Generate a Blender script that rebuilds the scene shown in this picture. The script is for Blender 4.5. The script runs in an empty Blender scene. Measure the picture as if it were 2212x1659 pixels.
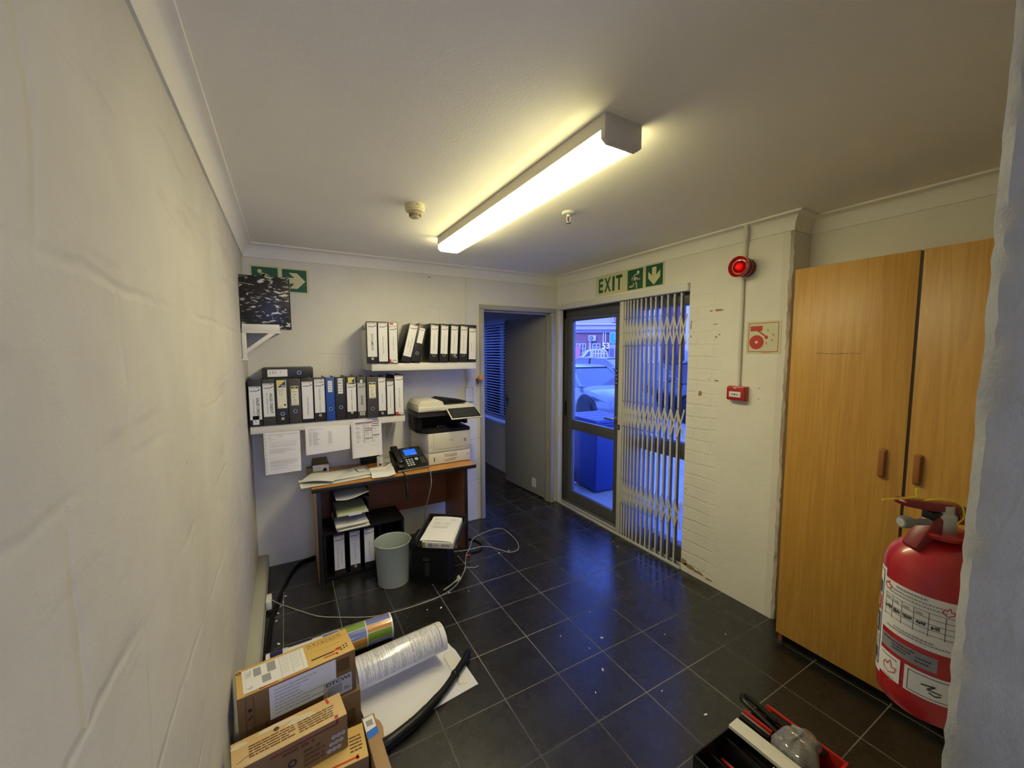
import bpy, bmesh, math, random
from mathutils import Matrix, Vector
random.seed(11)
PI = math.pi
sc = bpy.context.scene
COL = sc.collection

# ------------------------------------------------------------------ colour and materials
def lin(r, g, b):
    f = lambda v: (v/255/12.92) if v/255 <= .04045 else ((v/255+.055)/1.055)**2.4
    return (f(r), f(g), f(b), 1)

def nd(nt, kind, **inp):
    n = nt.nodes.new(kind)
    for k, v in inp.items():
        n.inputs[k].default_value = v
    return n

def mat(name, col, rough=.6, metal=0., spec=.5, var=0., vscale=6., bump=0., bscale=40., emit=None, estr=1., coat=0., vstretch=None):
    m = bpy.data.materials.new(name); m.use_nodes = True
    nt = m.node_tree; b = nt.nodes['Principled BSDF']
    b.inputs['Base Color'].default_value = col
    b.inputs['Roughness'].default_value = rough
    b.inputs['Metallic'].default_value = metal
    b.inputs['Specular IOR Level'].default_value = spec
    b.inputs['Coat Weight'].default_value = coat
    tc = nt.nodes.new('ShaderNodeTexCoord')
    if var:
        mp = nt.nodes.new('ShaderNodeMapping')
        if vstretch: mp.inputs['Scale'].default_value = vstretch
        nt.links.new(tc.outputs['Object'], mp.inputs['Vector'])
        n = nd(nt, 'ShaderNodeTexNoise', Scale=vscale, Detail=6., Roughness=.65)
        nt.links.new(mp.outputs['Vector'], n.inputs['Vector'])
        mx = nt.nodes.new('ShaderNodeMix'); mx.data_type = 'RGBA'
        mx.inputs['A'].default_value = tuple(c*(1-var) for c in col[:3])+(1,)
        mx.inputs['B'].default_value = tuple(min(1, c*(1+var)) for c in col[:3])+(1,)
        nt.links.new(n.outputs['Fac'], mx.inputs['Factor'])
        nt.links.new(mx.outputs['Result'], b.inputs['Base Color'])
    if bump:
        n2 = nd(nt, 'ShaderNodeTexNoise', Scale=bscale, Detail=4.)
        nt.links.new(tc.outputs['Object'], n2.inputs['Vector'])
        bp = nd(nt, 'ShaderNodeBump', Strength=bump, Distance=.004)
        nt.links.new(n2.outputs['Fac'], bp.inputs['Height'])
        nt.links.new(bp.outputs['Normal'], b.inputs['Normal'])
    if emit:
        b.inputs['Emission Color'].default_value = emit
        b.inputs['Emission Strength'].default_value = estr
    return m

def wall_mat(name, col, axes, block=(.40, .20), strength=.35, brick=None, dirt=.1, soft=False):
    """Painted block wall: irregular mortar joints, grain and dirty blotches; axes picks the wall's two directions."""
    m = bpy.data.materials.new(name); m.use_nodes = True
    nt = m.node_tree; b = nt.nodes['Principled BSDF']; L = nt.links.new
    b.inputs['Roughness'].default_value = .62; b.inputs['Specular IOR Level'].default_value = .25
    tc = nt.nodes.new('ShaderNodeTexCoord'); sp = nt.nodes.new('ShaderNodeSeparateXYZ'); cb = nt.nodes.new('ShaderNodeCombineXYZ')
    L(tc.outputs['Object'], sp.inputs[0]); L(sp.outputs[axes[0]], cb.inputs[0]); L(sp.outputs[axes[1]], cb.inputs[1])
    wob = nd(nt, 'ShaderNodeTexNoise', Scale=5., Detail=3.); L(tc.outputs['Object'], wob.inputs['Vector'])
    vm = nt.nodes.new('ShaderNodeVectorMath'); vm.operation = 'MULTIPLY_ADD'
    vm.inputs[1].default_value = (.035, .035, 0); L(wob.outputs['Color'], vm.inputs[0]); L(cb.outputs[0], vm.inputs[2])
    def bricks(w, h, mortar, smooth):
        k = nt.nodes.new('ShaderNodeTexBrick')
        k.inputs['Scale'].default_value = 1; k.inputs['Brick Width'].default_value = w; k.inputs['Row Height'].default_value = h
        k.inputs['Mortar Size'].default_value = mortar; k.inputs['Mortar Smooth'].default_value = smooth
        k.inputs['Color1'].default_value = (1, 1, 1, 1); k.inputs['Color2'].default_value = (.9, .9, .9, 1); k.inputs['Mortar'].default_value = (0, 0, 0, 1)
        L(vm.outputs[0], k.inputs['Vector']); return k
    k = bricks(block[0], block[1], .016 if soft else .006, 1. if soft else .6)
    if soft: vm.inputs[1].default_value = (.06, .06, 0)
    # joints come and go: fade them by a large noise
    fade = nd(nt, 'ShaderNodeTexNoise', Scale=1.7, Detail=2.); L(tc.outputs['Object'], fade.inputs['Vector'])
    fr = nt.nodes.new('ShaderNodeMapRange'); fr.inputs['From Min'].default_value = .48; fr.inputs['From Max'].default_value = .64; L(fade.outputs['Fac'], fr.inputs['Value'])
    mj = nt.nodes.new('ShaderNodeMix'); mj.data_type = 'RGBA'; mj.inputs['A'].default_value = (.9, .9, .9, 1)
    L(fr.outputs[0], mj.inputs['Factor']); L(k.outputs['Color'], mj.inputs['B'])
    h = mj.outputs['Result']
    if brick:   # bare painted brickwork beside an opening: brick = (axis, from, to)
        k2 = bricks(.235, .083, .008, .4)
        mr = nt.nodes.new('ShaderNodeMapRange'); mr.inputs['From Min'].default_value = brick[1]; mr.inputs['From Max'].default_value = brick[2]
        add = nt.nodes.new('ShaderNodeMath'); add.operation = 'MULTIPLY_ADD'; add.inputs[1].default_value = .12
        L(wob.outputs['Fac'], add.inputs[0]); L(sp.outputs[brick[0]], add.inputs[2]); L(add.outputs[0], mr.inputs['Value'])
        zl = nt.nodes.new('ShaderNodeMath'); zl.operation = 'LESS_THAN'; zl.inputs[1].default_value = 2.0; L(sp.outputs['Z'], zl.inputs[0])
        ml_ = nt.nodes.new('ShaderNodeMath'); ml_.operation = 'MULTIPLY'; L(mr.outputs[0], ml_.inputs[0]); L(zl.outputs[0], ml_.inputs[1])
        m2 = nt.nodes.new('ShaderNodeMix'); m2.data_type = 'RGBA'; L(ml_.outputs[0], m2.inputs['Factor']); L(h, m2.inputs['A']); L(k2.outputs['Color'], m2.inputs['B'])
        h = m2.outputs['Result']
    grain = nd(nt, 'ShaderNodeTexNoise', Scale=70., Detail=5., Roughness=.7); L(tc.outputs['Object'], grain.inputs['Vector'])
    lump = nd(nt, 'ShaderNodeTexNoise', Scale=9., Detail=4.); L(tc.outputs['Object'], lump.inputs['Vector'])
    a1 = nt.nodes.new('ShaderNodeMath'); a1.operation = 'MULTIPLY_ADD'; a1.inputs[1].default_value = .35; L(grain.outputs['Fac'], a1.inputs[0]); L(h, a1.inputs[2])
    a2 = nt.nodes.new('ShaderNodeMath'); a2.operation = 'MULTIPLY_ADD'; a2.inputs[1].default_value = 1.1; L(lump.outputs['Fac'], a2.inputs[0]); L(a1.outputs[0], a2.inputs[2])
    bp = nd(nt, 'ShaderNodeBump', Strength=strength, Distance=.008); L(a2.outputs[0], bp.inputs['Height']); L(bp.outputs['Normal'], b.inputs['Normal'])
    stain = nd(nt, 'ShaderNodeTexNoise', Scale=2.3, Detail=7., Roughness=.6); L(tc.outputs['Object'], stain.inputs['Vector'])
    rs = nt.nodes.new('ShaderNodeMapRange'); rs.inputs['From Min'].default_value = .35; rs.inputs['From Max'].default_value = .75; L(stain.outputs['Fac'], rs.inputs['Value'])
    mc = nt.nodes.new('ShaderNodeMix'); mc.data_type = 'RGBA'; L(rs.outputs[0], mc.inputs['Factor'])
    mc.inputs['A'].default_value = col; mc.inputs['B'].default_value = tuple(c*(1-dirt) for c in col[:3])+(1,)
    # small scuffs and chips; a soft wall also carries long grey rub marks
    if soft:
        mp2 = nt.nodes.new('ShaderNodeMapping'); mp2.inputs['Rotation'].default_value = (.9, 0, 0); mp2.inputs['Scale'].default_value = (1, .8, 7); L(tc.outputs['Object'], mp2.inputs['Vector'])
        rub = nd(nt, 'ShaderNodeTexNoise', Scale=2.2, Detail=5., Roughness=.6); L(mp2.outputs[0], rub.inputs['Vector'])
        rr_ = nt.nodes.new('ShaderNodeMapRange'); rr_.inputs['From Min'].default_value = .60; rr_.inputs['From Max'].default_value = .75; rr_.inputs['To Max'].default_value = .30; L(rub.outputs['Fac'], rr_.inputs['Value'])
        mu = nt.nodes.new('ShaderNodeMix'); mu.data_type = 'RGBA'; L(rr_.outputs[0], mu.inputs['Factor']); L(mc.outputs['Result'], mu.inputs['A']); mu.inputs['B'].default_value = (.30, .28, .26, 1); mc = mu
    # where the paint is off
    chip = nd(nt, 'ShaderNodeTexNoise', Scale=14., Detail=2.); L(tc.outputs['Object'], chip.inputs['Vector'])
    rc = nt.nodes.new('ShaderNodeMapRange'); rc.inputs['From Min'].default_value = .765; rc.inputs['From Max'].default_value = .785; L(chip.outputs['Fac'], rc.inputs['Value'])
    md = nt.nodes.new('ShaderNodeMix'); md.data_type = 'RGBA'; L(rc.outputs[0], md.inputs['Factor']); L(mc.outputs['Result'], md.inputs['A'])
    md.inputs['B'].default_value = lin(140, 125, 105); L(md.outputs['Result'], b.inputs['Base Color'])
    return m

def floor_mat(name):
    m = bpy.data.materials.new(name); m.use_nodes = True
    nt = m.node_tree; b = nt.nodes['Principled BSDF']; L = nt.links.new
    tc = nt.nodes.new('ShaderNodeTexCoord'); mp = nt.nodes.new('ShaderNodeMapping')
    mp.inputs['Location'].default_value = (-.2195, -.0125, 0)
    L(tc.outputs['Object'], mp.inputs['Vector'])
    k = nt.nodes.new('ShaderNodeTexBrick'); k.offset = 0; k.squash = 1
    for i, v in (('Scale', 1), ('Brick Width', .2975), ('Row Height', .2975), ('Mortar Size', .0024), ('Mortar Smooth', .2), ('Bias', 0)): k.inputs[i].default_value = v
    k.inputs['Color1'].default_value = (1, 1, 1, 1); k.inputs['Color2'].default_value = (.6, .6, .6, 1); k.inputs['Mortar'].default_value = (0, 0, 0, 1)
    L(mp.outputs[0], k.inputs['Vector'])
    n = nd(nt, 'ShaderNodeTexNoise', Scale=7., Detail=8., Roughness=.7); L(tc.outputs['Object'], n.inputs['Vector'])
    n2 = nd(nt, 'ShaderNodeTexNoise', Scale=60., Detail=4., Roughness=.7); L(tc.outputs['Object'], n2.inputs['Vector'])
    c1 = nt.nodes.new('ShaderNodeMix'); c1.data_type = 'RGBA'; L(n.outputs['Fac'], c1.inputs['Factor'])
    c1.inputs['A'].default_value = (.009, .008, .0075, 1); c1.inputs['B'].default_value = (.024, .022, .019, 1)
    # grout: pale and worn in places, dark in others
    gn = nd(nt, 'ShaderNodeTexNoise', Scale=1.3, Detail=3.); L(tc.outputs['Object'], gn.inputs['Vector'])
    gr = nt.nodes.new('ShaderNodeMapRange'); gr.inputs['From Min'].default_value = .42; gr.inputs['From Max'].default_value = .6; L(gn.outputs['Fac'], gr.inputs['Value'])
    g = nt.nodes.new('ShaderNodeMix'); g.data_type = 'RGBA'; L(gr.outputs[0], g.inputs['Factor'])
    g.inputs['A'].default_value = (.07, .066, .06, 1); g.inputs['B'].default_value = (.25, .235, .205, 1)
    mx = nt.nodes.new('ShaderNodeMix'); mx.data_type = 'RGBA'; L(k.outputs['Fac'], mx.inputs['Factor']); L(c1.outputs['Result'], mx.inputs['A']); L(g.outputs['Result'], mx.inputs['B'])
    L(mx.outputs['Result'], b.inputs['Base Color'])
    r = nt.nodes.new('ShaderNodeMapRange'); r.inputs['To Min'].default_value = .19; r.inputs['To Max'].default_value = .36; L(n.outputs['Fac'], r.inputs['Value'])
    rm = nt.nodes.new('ShaderNodeMix'); rm.data_type = 'FLOAT'; L(k.outputs['Fac'], rm.inputs['Factor']); L(r.outputs[0], rm.inputs['A']); rm.inputs['B'].default_value = .8
    L(rm.outputs['Result'], b.inputs['Roughness'])
    b.inputs['Specular IOR Level'].default_value = .8
    bp = nd(nt, 'ShaderNodeBump', Strength=.25, Distance=.002)
    ad = nt.nodes.new('ShaderNodeMath'); ad.operation = 'MULTIPLY_ADD'; ad.inputs[1].default_value = .35; L(n2.outputs['Fac'], ad.inputs[0])
    iv = nt.nodes.new('ShaderNodeMath'); iv.operation = 'SUBTRACT'; iv.inputs[0].default_value = 1; L(k.outputs['Fac'], iv.inputs[1]); L(iv.outputs[0], ad.inputs[2])
    L(ad.outputs[0], bp.inputs['Height']); L(bp.outputs['Normal'], b.inputs['Normal'])
    return m

def wood_mat(name, c1, c2, stretch=(1, 1, .08), scale=14., rough=.38):
    m = bpy.data.materials.new(name); m.use_nodes = True
    nt = m.node_tree; b = nt.nodes['Principled BSDF']; L = nt.links.new
    tc = nt.nodes.new('ShaderNodeTexCoord'); mp = nt.nodes.new('ShaderNodeMapping'); mp.inputs['Scale'].default_value = stretch
    L(tc.outputs['Object'], mp.inputs['Vector'])
    n1 = nd(nt, 'ShaderNodeTexNoise', Scale=scale, Detail=3., Distortion=1.2); L(mp.outputs[0], n1.inputs['Vector'])
    w = nt.nodes.new('ShaderNodeMath'); w.operation = 'MULTIPLY'; w.inputs[1].default_value = 9; L(n1.outputs['Fac'], w.inputs[0])
    fr = nt.nodes.new('ShaderNodeMath'); fr.operation = 'PINGPONG'; fr.inputs[1].default_value = 1; L(w.outputs[0], fr.inputs[0])
    n2 = nd(nt, 'ShaderNodeTexNoise', Scale=scale*9, Detail=4.); L(mp.outputs[0], n2.inputs['Vector'])
    av = nt.nodes.new('ShaderNodeMath'); av.operation = 'MULTIPLY_ADD'; av.inputs[1].default_value = .45; L(fr.outputs[0], av.inputs[0])
    h2 = nt.nodes.new('ShaderNodeMath'); h2.operation = 'MULTIPLY'; h2.inputs[1].default_value = .55; L(n2.outputs['Fac'], h2.inputs[0]); L(h2.outputs[0], av.inputs[2])
    mx = nt.nodes.new('ShaderNodeMix'); mx.data_type = 'RGBA'; mx.inputs['A'].default_value = c1; mx.inputs['B'].default_value = c2
    L(av.outputs[0], mx.inputs['Factor']); L(mx.outputs['Result'], b.inputs['Base Color'])
    b.inputs['Roughness'].default_value = rough
    return m

def glass_mat(name, tint, gloss=.08, rough=.02, milk=0.):
    m = bpy.data.materials.new(name); m.use_nodes = True
    nt = m.node_tree; L = nt.links.new
    nt.nodes.remove(nt.nodes['Principled BSDF']); out = nt.nodes['Material Output']
    t = nd(nt, 'ShaderNodeBsdfTransparent', Color=tint)
    g = nd(nt, 'ShaderNodeBsdfGlossy', Color=(1, 1, 1, 1), Roughness=rough)
    lw = nd(nt, 'ShaderNodeLayerWeight', Blend=gloss*2)
    mx = nt.nodes.new('ShaderNodeMixShader'); L(lw.outputs['Fresnel'], mx.inputs[0]); L(t.outputs[0], mx.inputs[1]); L(g.outputs[0], mx.inputs[2]); L(mx.outputs[0], out.inputs['Surface'])
    if milk:
        df = nd(nt, 'ShaderNodeBsdfDiffuse', Color=(.8, .8, .8, 1)); m2 = nt.nodes.new('ShaderNodeMixShader'); m2.inputs[0].default_value = milk
        L(mx.outputs[0], m2.inputs[1]); L(df.outputs[0], m2.inputs[2]); L(m2.outputs[0], out.inputs['Surface'])
    return m

def marble_mat(name):
    m = bpy.data.materials.new(name); m.use_nodes = True
    nt = m.node_tree; b = nt.nodes['Principled BSDF']; L = nt.links.new
    tc = nt.nodes.new('ShaderNodeTexCoord'); mp = nt.nodes.new('ShaderNodeMapping')
    mp.inputs['Rotation'].default_value = (0, .45, 0); mp.inputs['Scale'].default_value = (22, 22, 68); L(tc.outputs['Object'], mp.inputs['Vector'])
    n = nd(nt, 'ShaderNodeTexNoise', Scale=1., Detail=3., Roughness=.6, Distortion=.8); L(mp.outputs[0], n.inputs['Vector'])
    big = nd(nt, 'ShaderNodeTexNoise', Scale=11., Detail=2.); L(tc.outputs['Object'], big.inputs['Vector'])
    s = nt.nodes.new('ShaderNodeMath'); s.operation = 'MULTIPLY_ADD'; s.inputs[1].default_value = .45; L(big.outputs['Fac'], s.inputs[0]); L(n.outputs['Fac'], s.inputs[2])
    r = nt.nodes.new('ShaderNodeMapRange'); r.inputs['From Min'].default_value = .79; r.inputs['From Max'].default_value = .86; L(s.outputs[0], r.inputs['Value'])
    mx = nt.nodes.new('ShaderNodeMix'); mx.data_type = 'RGBA'; mx.inputs['A'].default_value = (.012, .011, .011, 1); mx.inputs['B'].default_value = (.62, .6, .56, 1)
    L(r.outputs[0], mx.inputs['Factor']); L(mx.outputs['Result'], b.inputs['Base Color']); b.inputs['Roughness'].default_value = .35
    return m

WHITE = (.85, .83, .74, 1)
M = {}
M['wall_back'] = wall_mat('painted_block_back', (.78, .76, .68, 1), ('X', 'Z'), strength=.5)
M['wall_left'] = wall_mat('painted_block_left', (.63, .61, .56, 1), ('Y', 'Z'), block=(.46, .29), strength=.34, dirt=.16, soft=True)
M['wall_right'] = wall_mat('painted_block_right', WHITE, ('Y', 'Z'), block=(5, 5), strength=.55, brick=('Y', 1.63, 1.70))
M['wall_near'] = wall_mat('rough_plaster', (.50, .505, .51, 1), ('Y', 'Z'), block=(9, 9), strength=.8, dirt=.45)
M['ceiling'] = mat('ceiling_paint', (.93, .905, .82, 1), .8, var=.05, vscale=2.5, bump=.15, bscale=90)
M['cornice'] = mat('cornice_paint', (.85, .83, .76, 1), .6, var=.04, vscale=9)
M['floor'] = floor_mat('slate_tile')
M['trim_white'] = mat('white_enamel', (.72, .71, .67, 1), .4, var=.04, vscale=12)
M['shelf_white'] = mat('white_painted_board', (.74, .72, .64, 1), .5, var=.06, vscale=10)
M['conduit'] = mat('painted_conduit', (.7, .69, .64, 1), .45)
M['trunk'] = mat('grey_trunking', (.43, .42, .33, 1), .5, var=.06, vscale=10)
M['frame_grey'] = mat('grey_steel_frame', (.40, .385, .33, 1), .5, var=.06, vscale=8)
M['door_grey'] = mat('grey_door_paint', (.36, .35, .31, 1), .55, var=.06, vscale=3)
M['alu'] = mat('dark_aluminium', (.13, .13, .12, 1), .4, metal=.35, var=.1, vscale=14)
M['alu2'] = mat('aluminium_sill', (.22, .21, .2, 1), .5, metal=.5, var=.25, vscale=20)
M['glass'] = glass_mat('window_glass', (.93, .95, .97, 1))
M['gate'] = mat('cream_gate_enamel', (.62, .61, .53, 1), .4, var=.04, vscale=20)
M['gate_in'] = mat('gate_shade_grey', (.20, .20, .21, 1), .5)  # grey stands in for shade on the bar sides; also rivets, track bed
M['steel'] = mat('bright_steel', (.5, .5, .48, 1), .36, metal=1)
M['black'] = mat('black_plastic', (.010, .010, .010, 1), .40, spec=.35, var=.15, vscale=20)
M['blackm'] = mat('matt_black', (.008, .0077, .0075, 1), .6, spec=.25, var=.2, vscale=15)
M['rubber'] = mat('black_rubber', (.006, .006, .006, 1), .40, spec=.3, bump=.3, bscale=60)
M['darkscreen'] = mat('dark_glass_screen', (.035, .036, .032, 1), .18)
M['file_black'] = mat('black_file_board', (.022, .0205, .0185, 1), .42, var=.15, vscale=25)
M['file_grey'] = mat('charcoal_file_board', (.05, .046, .04, 1), .5, var=.15, vscale=25)
M['file_blue'] = mat('blue_file_board', (.02, .075, .33, 1), .4, var=.08, vscale=25)
M['file_in'] = mat('grey_file_lining', (.20, .19, .16, 1), .7)
M['marble'] = marble_mat('black_marbled_board')
M['paper'] = mat('white_paper', (.80, .79, .77, 1), .55, var=.02, vscale=20)
M['paper2'] = mat('ivory_paper', (.74, .72, .63, 1), .6, var=.05, vscale=20)
M['label'] = mat('label_paper', (.76, .75, .73, 1), .4)
M['label_grey'] = mat('grey_label_paper', (.48, .47, .46, 1), .4)
M['label_cream'] = mat('cream_label_paper', (.78, .75, .56, 1), .45)
M['ink'] = mat('black_ink', (.02, .02, .022, 1), .6)
M['inkg'] = mat('grey_ink', (.30, .30, .29, 1), .6)
M['inkb'] = mat('blue_black_ink', (.05, .05, .13, 1), .6)
M['inkr'] = mat('red_ink', (.55, .035, .02, 1), .5)
M['inkp'] = mat('purple_ink', (.17, .035, .10, 1), .5)
M['orangeink'] = mat('orange_ink', (.62, .17, .03, 1), .5)
M['yellow'] = mat('yellow_print', (.75, .60, .03, 1), .4)
M['navy'] = mat('navy_print', (.015, .018, .10, 1), .4)
M['bluep'] = mat('blue_print', (.02, .16, .62, 1), .4)
M['green'] = mat('sign_green', (.008, .10, .035, 1), .35)
M['glow'] = mat('photoluminescent_cream', (.66, .64, .36, 1), .4)
M['glow2'] = mat('photoluminescent_panel', (.64, .63, .42, 1), .4)
M['signred'] = mat('sign_red', (.50, .035, .025, 1), .4)
M['red'] = mat('extinguisher_red', (.42, .012, .014, 1), .28, coat=.3)
M['redp'] = mat('red_plastic', (.50, .025, .02, 1), .3)
M['maroon'] = mat('dark_red_plastic', (.20, .012, .014, 1), .35)
M['oak'] = wood_mat('oak_veneer', (.62, .345, .068, 1), (.44, .215, .036, 1), stretch=(1, 2.2, .10), scale=9)
M['oakdark'] = mat('oak_handle', (.33, .125, .03, 1), .35, var=.25, vscale=30)
M['oakedge'] = mat('reddish_board_edge', (.25, .10, .055, 1), .5)
M['gap'] = mat('dark_door_gap', (.025, .012, .006, 1), .6)
M['beech'] = wood_mat('cherry_desktop', (.56, .26, .055, 1), (.46, .20, .04, 1), stretch=(.12, 1.2, 1), scale=16, rough=.32)
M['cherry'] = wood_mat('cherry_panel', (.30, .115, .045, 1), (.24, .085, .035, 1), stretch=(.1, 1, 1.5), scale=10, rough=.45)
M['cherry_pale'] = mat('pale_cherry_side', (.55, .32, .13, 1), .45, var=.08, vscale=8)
M['edgeblk'] = mat('black_edging', (.012, .011, .010, 1), .4)
M['cream'] = mat('cream_printer_plastic', (.68, .65, .52, 1), .42, var=.02, vscale=20)
M['cream2'] = mat('cream_recess', (.50, .47, .37, 1), .5)
M['bin'] = mat('grey_green_bin_plastic', (.37, .42, .37, 1), .45, var=.06, vscale=9)
M['kraft'] = mat('plain_kraft_carton', (.36, .22, .095, 1), .6, var=.08, vscale=10, bump=.1, bscale=50)
M['card'] = mat('shaded_kraft_carton', (.19, .108, .042, 1), .6, var=.08, vscale=10, bump=.1, bscale=50)  # carton sides: brown darkened to stand in for their shade
M['cardy'] = mat('yellow_kraft_carton', (.62, .40, .11, 1), .55, var=.05, vscale=10)
M['cardp'] = mat('pale_kraft_carton', (.62, .42, .19, 1), .6, var=.18, vscale=8)
M['cardink'] = mat('brown_print', (.11, .055, .018, 1), .6)
M['tape'] = mat('torn_paper_patch', (.62, .54, .36, 1), .6)
M['gloss'] = mat('glossy_poster', (.78, .77, .78, 1), .16, coat=.4)
M['pblue'] = mat('poster_blue', (.16, .20, .47, 1), .2, coat=.4)
M['porange'] = mat('poster_orange', (.60, .27, .06, 1), .2, coat=.4)
M['pgreen'] = mat('poster_green', (.20, .33, .05, 1), .2, coat=.4)
M['cable'] = mat('off_white_cable', (.42, .40, .36, 1), .5)
M['screenblue'] = mat('lit_phone_screen', (.02, .08, .5, 1), .3, emit=(.012, .12, 1, 1), estr=.9)
M['key_white'] = mat('white_keys', (.75, .75, .7, 1), .4)
M['lamp'] = mat('lit_diffuser', (.9, .88, .75, 1), .5)
M['lampcase'] = mat('lamp_steel_case', (.62, .58, .52, 1), .45)
M['smoke'] = mat('yellowed_detector', (.66, .58, .34, 1), .45)
M['sprink'] = mat('white_sprinkler', (.75, .74, .7, 1), .4)
M['strobe'] = mat('lit_strobe_lens', (.6, .01, .01, 1), .1, emit=(1, .03, .02, 1), estr=.5)
M['lens'] = glass_mat('red_lens', (.9, .06, .05, 1), .15)
M['plastic_bag'] = glass_mat('clear_plastic_bag', (.80, .80, .80, 1), .30, .12, .22)
M['orange'] = mat('orange_key_tag', (.75, .28, .02, 1), .4)
M['brownkey'] = mat('brown_leather_fob', (.16, .05, .03, 1), .5)
M['khaki'] = mat('khaki_card', (.20, .16, .06, 1), .6)
M['greenleaf'] = mat('pale_green_slip', (.50, .56, .30, 1), .6)
M['pink'] = mat('pink_plug', (.6, .05, .06, 1), .4)
M['tyellow'] = mat('yellow_seal', (.75, .62, .02, 1), .4)
M['slatw'] = mat('white_slat', (.72, .74, .78, 1), .4)
_m = M['slatw']; _nt = _m.node_tree; _tr = nd(_nt, 'ShaderNodeBsdfTranslucent', Color=(.85, .85, .85, 1)); _mx = nd(_nt, 'ShaderNodeMixShader'); _mx.inputs[0].default_value = .5
_nt.links.new(_nt.nodes['Principled BSDF'].outputs[0], _mx.inputs[1]); _nt.links.new(_tr.outputs[0], _mx.inputs[2]); _nt.links.new(_mx.outputs[0], _nt.nodes['Material Output'].inputs['Surface'])
M['greylabel'] = mat('silver_label', (.24, .24, .27, 1), .45)
M['chiptone'] = mat('bare_brick_chip', (.36, .23, .12, 1), .8, var=.25, vscale=60)
# outside
M['pave'] = mat('wet_concrete', (.40, .40, .41, 1), .35, var=.5, vscale=3, bump=.5, bscale=9)
M['rearfloor'] = mat('rear_bounce_floor', (.66, .66, .63, 1), .5)  # unseen floor made pale to bounce light onto the ceiling
M['pave2'] = mat('light_stoep', (0.25, 0.25, 0.25, 1), .5, var=.15, vscale=4)
M['carsilver'] = mat('silver_car_paint', (0.2, 0.21, 0.23, 1), .2, metal=.3, coat=.5)
M['cardark'] = mat('dark_car_paint', (0.025, 0.0275, 0.035, 1), .2, coat=.6)
M['carglass'] = mat('car_glass', (.09, .10, .13, 1), .06, spec=.8)
M['carwhite'] = mat('white_car_paint', (0.496, 0.496, 0.496, 1), .3, coat=.3)
M['tyre'] = mat('tyre_rubber', (.015, .015, .016, 1), .7)
M['binblue'] = mat('blue_wheelie_plastic', (0.01, 0.03, 0.15, 1), .4, var=.1, vscale=6)
M['brickout'] = wall_mat('purple_brick', (0.2232, 0.1178, 0.124, 1), ('X', 'Z'), strength=.3)
M['bricknear'] = wall_mat('brown_brick', (0.085, 0.05, 0.055, 1), ('Y', 'Z'), block=(.235, .083), strength=.4)
M['plasterout'] = mat('pale_plaster', (0.3844, 0.341, 0.372, 1), .7, var=.06, vscale=1)
M['winout'] = mat('dark_window', (.10, .10, .14, 1), .15)
M['frameout'] = mat('white_window_bars', (0.4836, 0.4712, 0.4836, 1), .5)
M['skyblue'] = mat('sky_blue_sign', (0.031, 0.31, 0.4464, 1), .4)
M['pinkout'] = mat('pink_board', (0.527, 0.155, 0.279, 1), .5)
M['acwhite'] = mat('aircon_white', (0.496, 0.496, 0.496, 1), .4)

# ------------------------------------------------------------------ mesh helpers
def frame(o, u, v, w):
    m = Matrix.Identity(4)
    for i, a in enumerate((u, v, w)):
        for k in range(3): m[k][i] = a[k]
    for k in range(3): m[k][3] = o[k]
    return m
def T(x, y, z): return Matrix.Translation((x, y, z))
def RX(a): return Matrix.Rotation(a, 4, 'X')
def RY(a): return Matrix.Rotation(a, 4, 'Y')
def RZ(a): return Matrix.Rotation(a, 4, 'Z')
I4 = Matrix.Identity(4)
TEXTC = {}
def text_mesh(s, bold=0.):
    key = (s, bold)
    if key not in TEXTC:
        cu = bpy.data.curves.new('t', 'FONT'); cu.body = s; cu.size = 1; cu.offset = bold; cu.resolution_u = 3
        cu.align_x = 'CENTER'; cu.align_y = 'CENTER'
        ob = bpy.data.objects.new('t', cu); COL.objects.link(ob)
        bpy.context.view_layer.update()
        me = bpy.data.meshes.new_from_object(ob.evaluated_get(bpy.context.evaluated_depsgraph_get()))
        TEXTC[key] = ([v.co.copy() for v in me.vertices], [tuple(p.vertices) for p in me.polygons])
        bpy.data.objects.remove(ob); bpy.data.curves.remove(cu); bpy.data.meshes.remove(me)
    return TEXTC[key]

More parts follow.
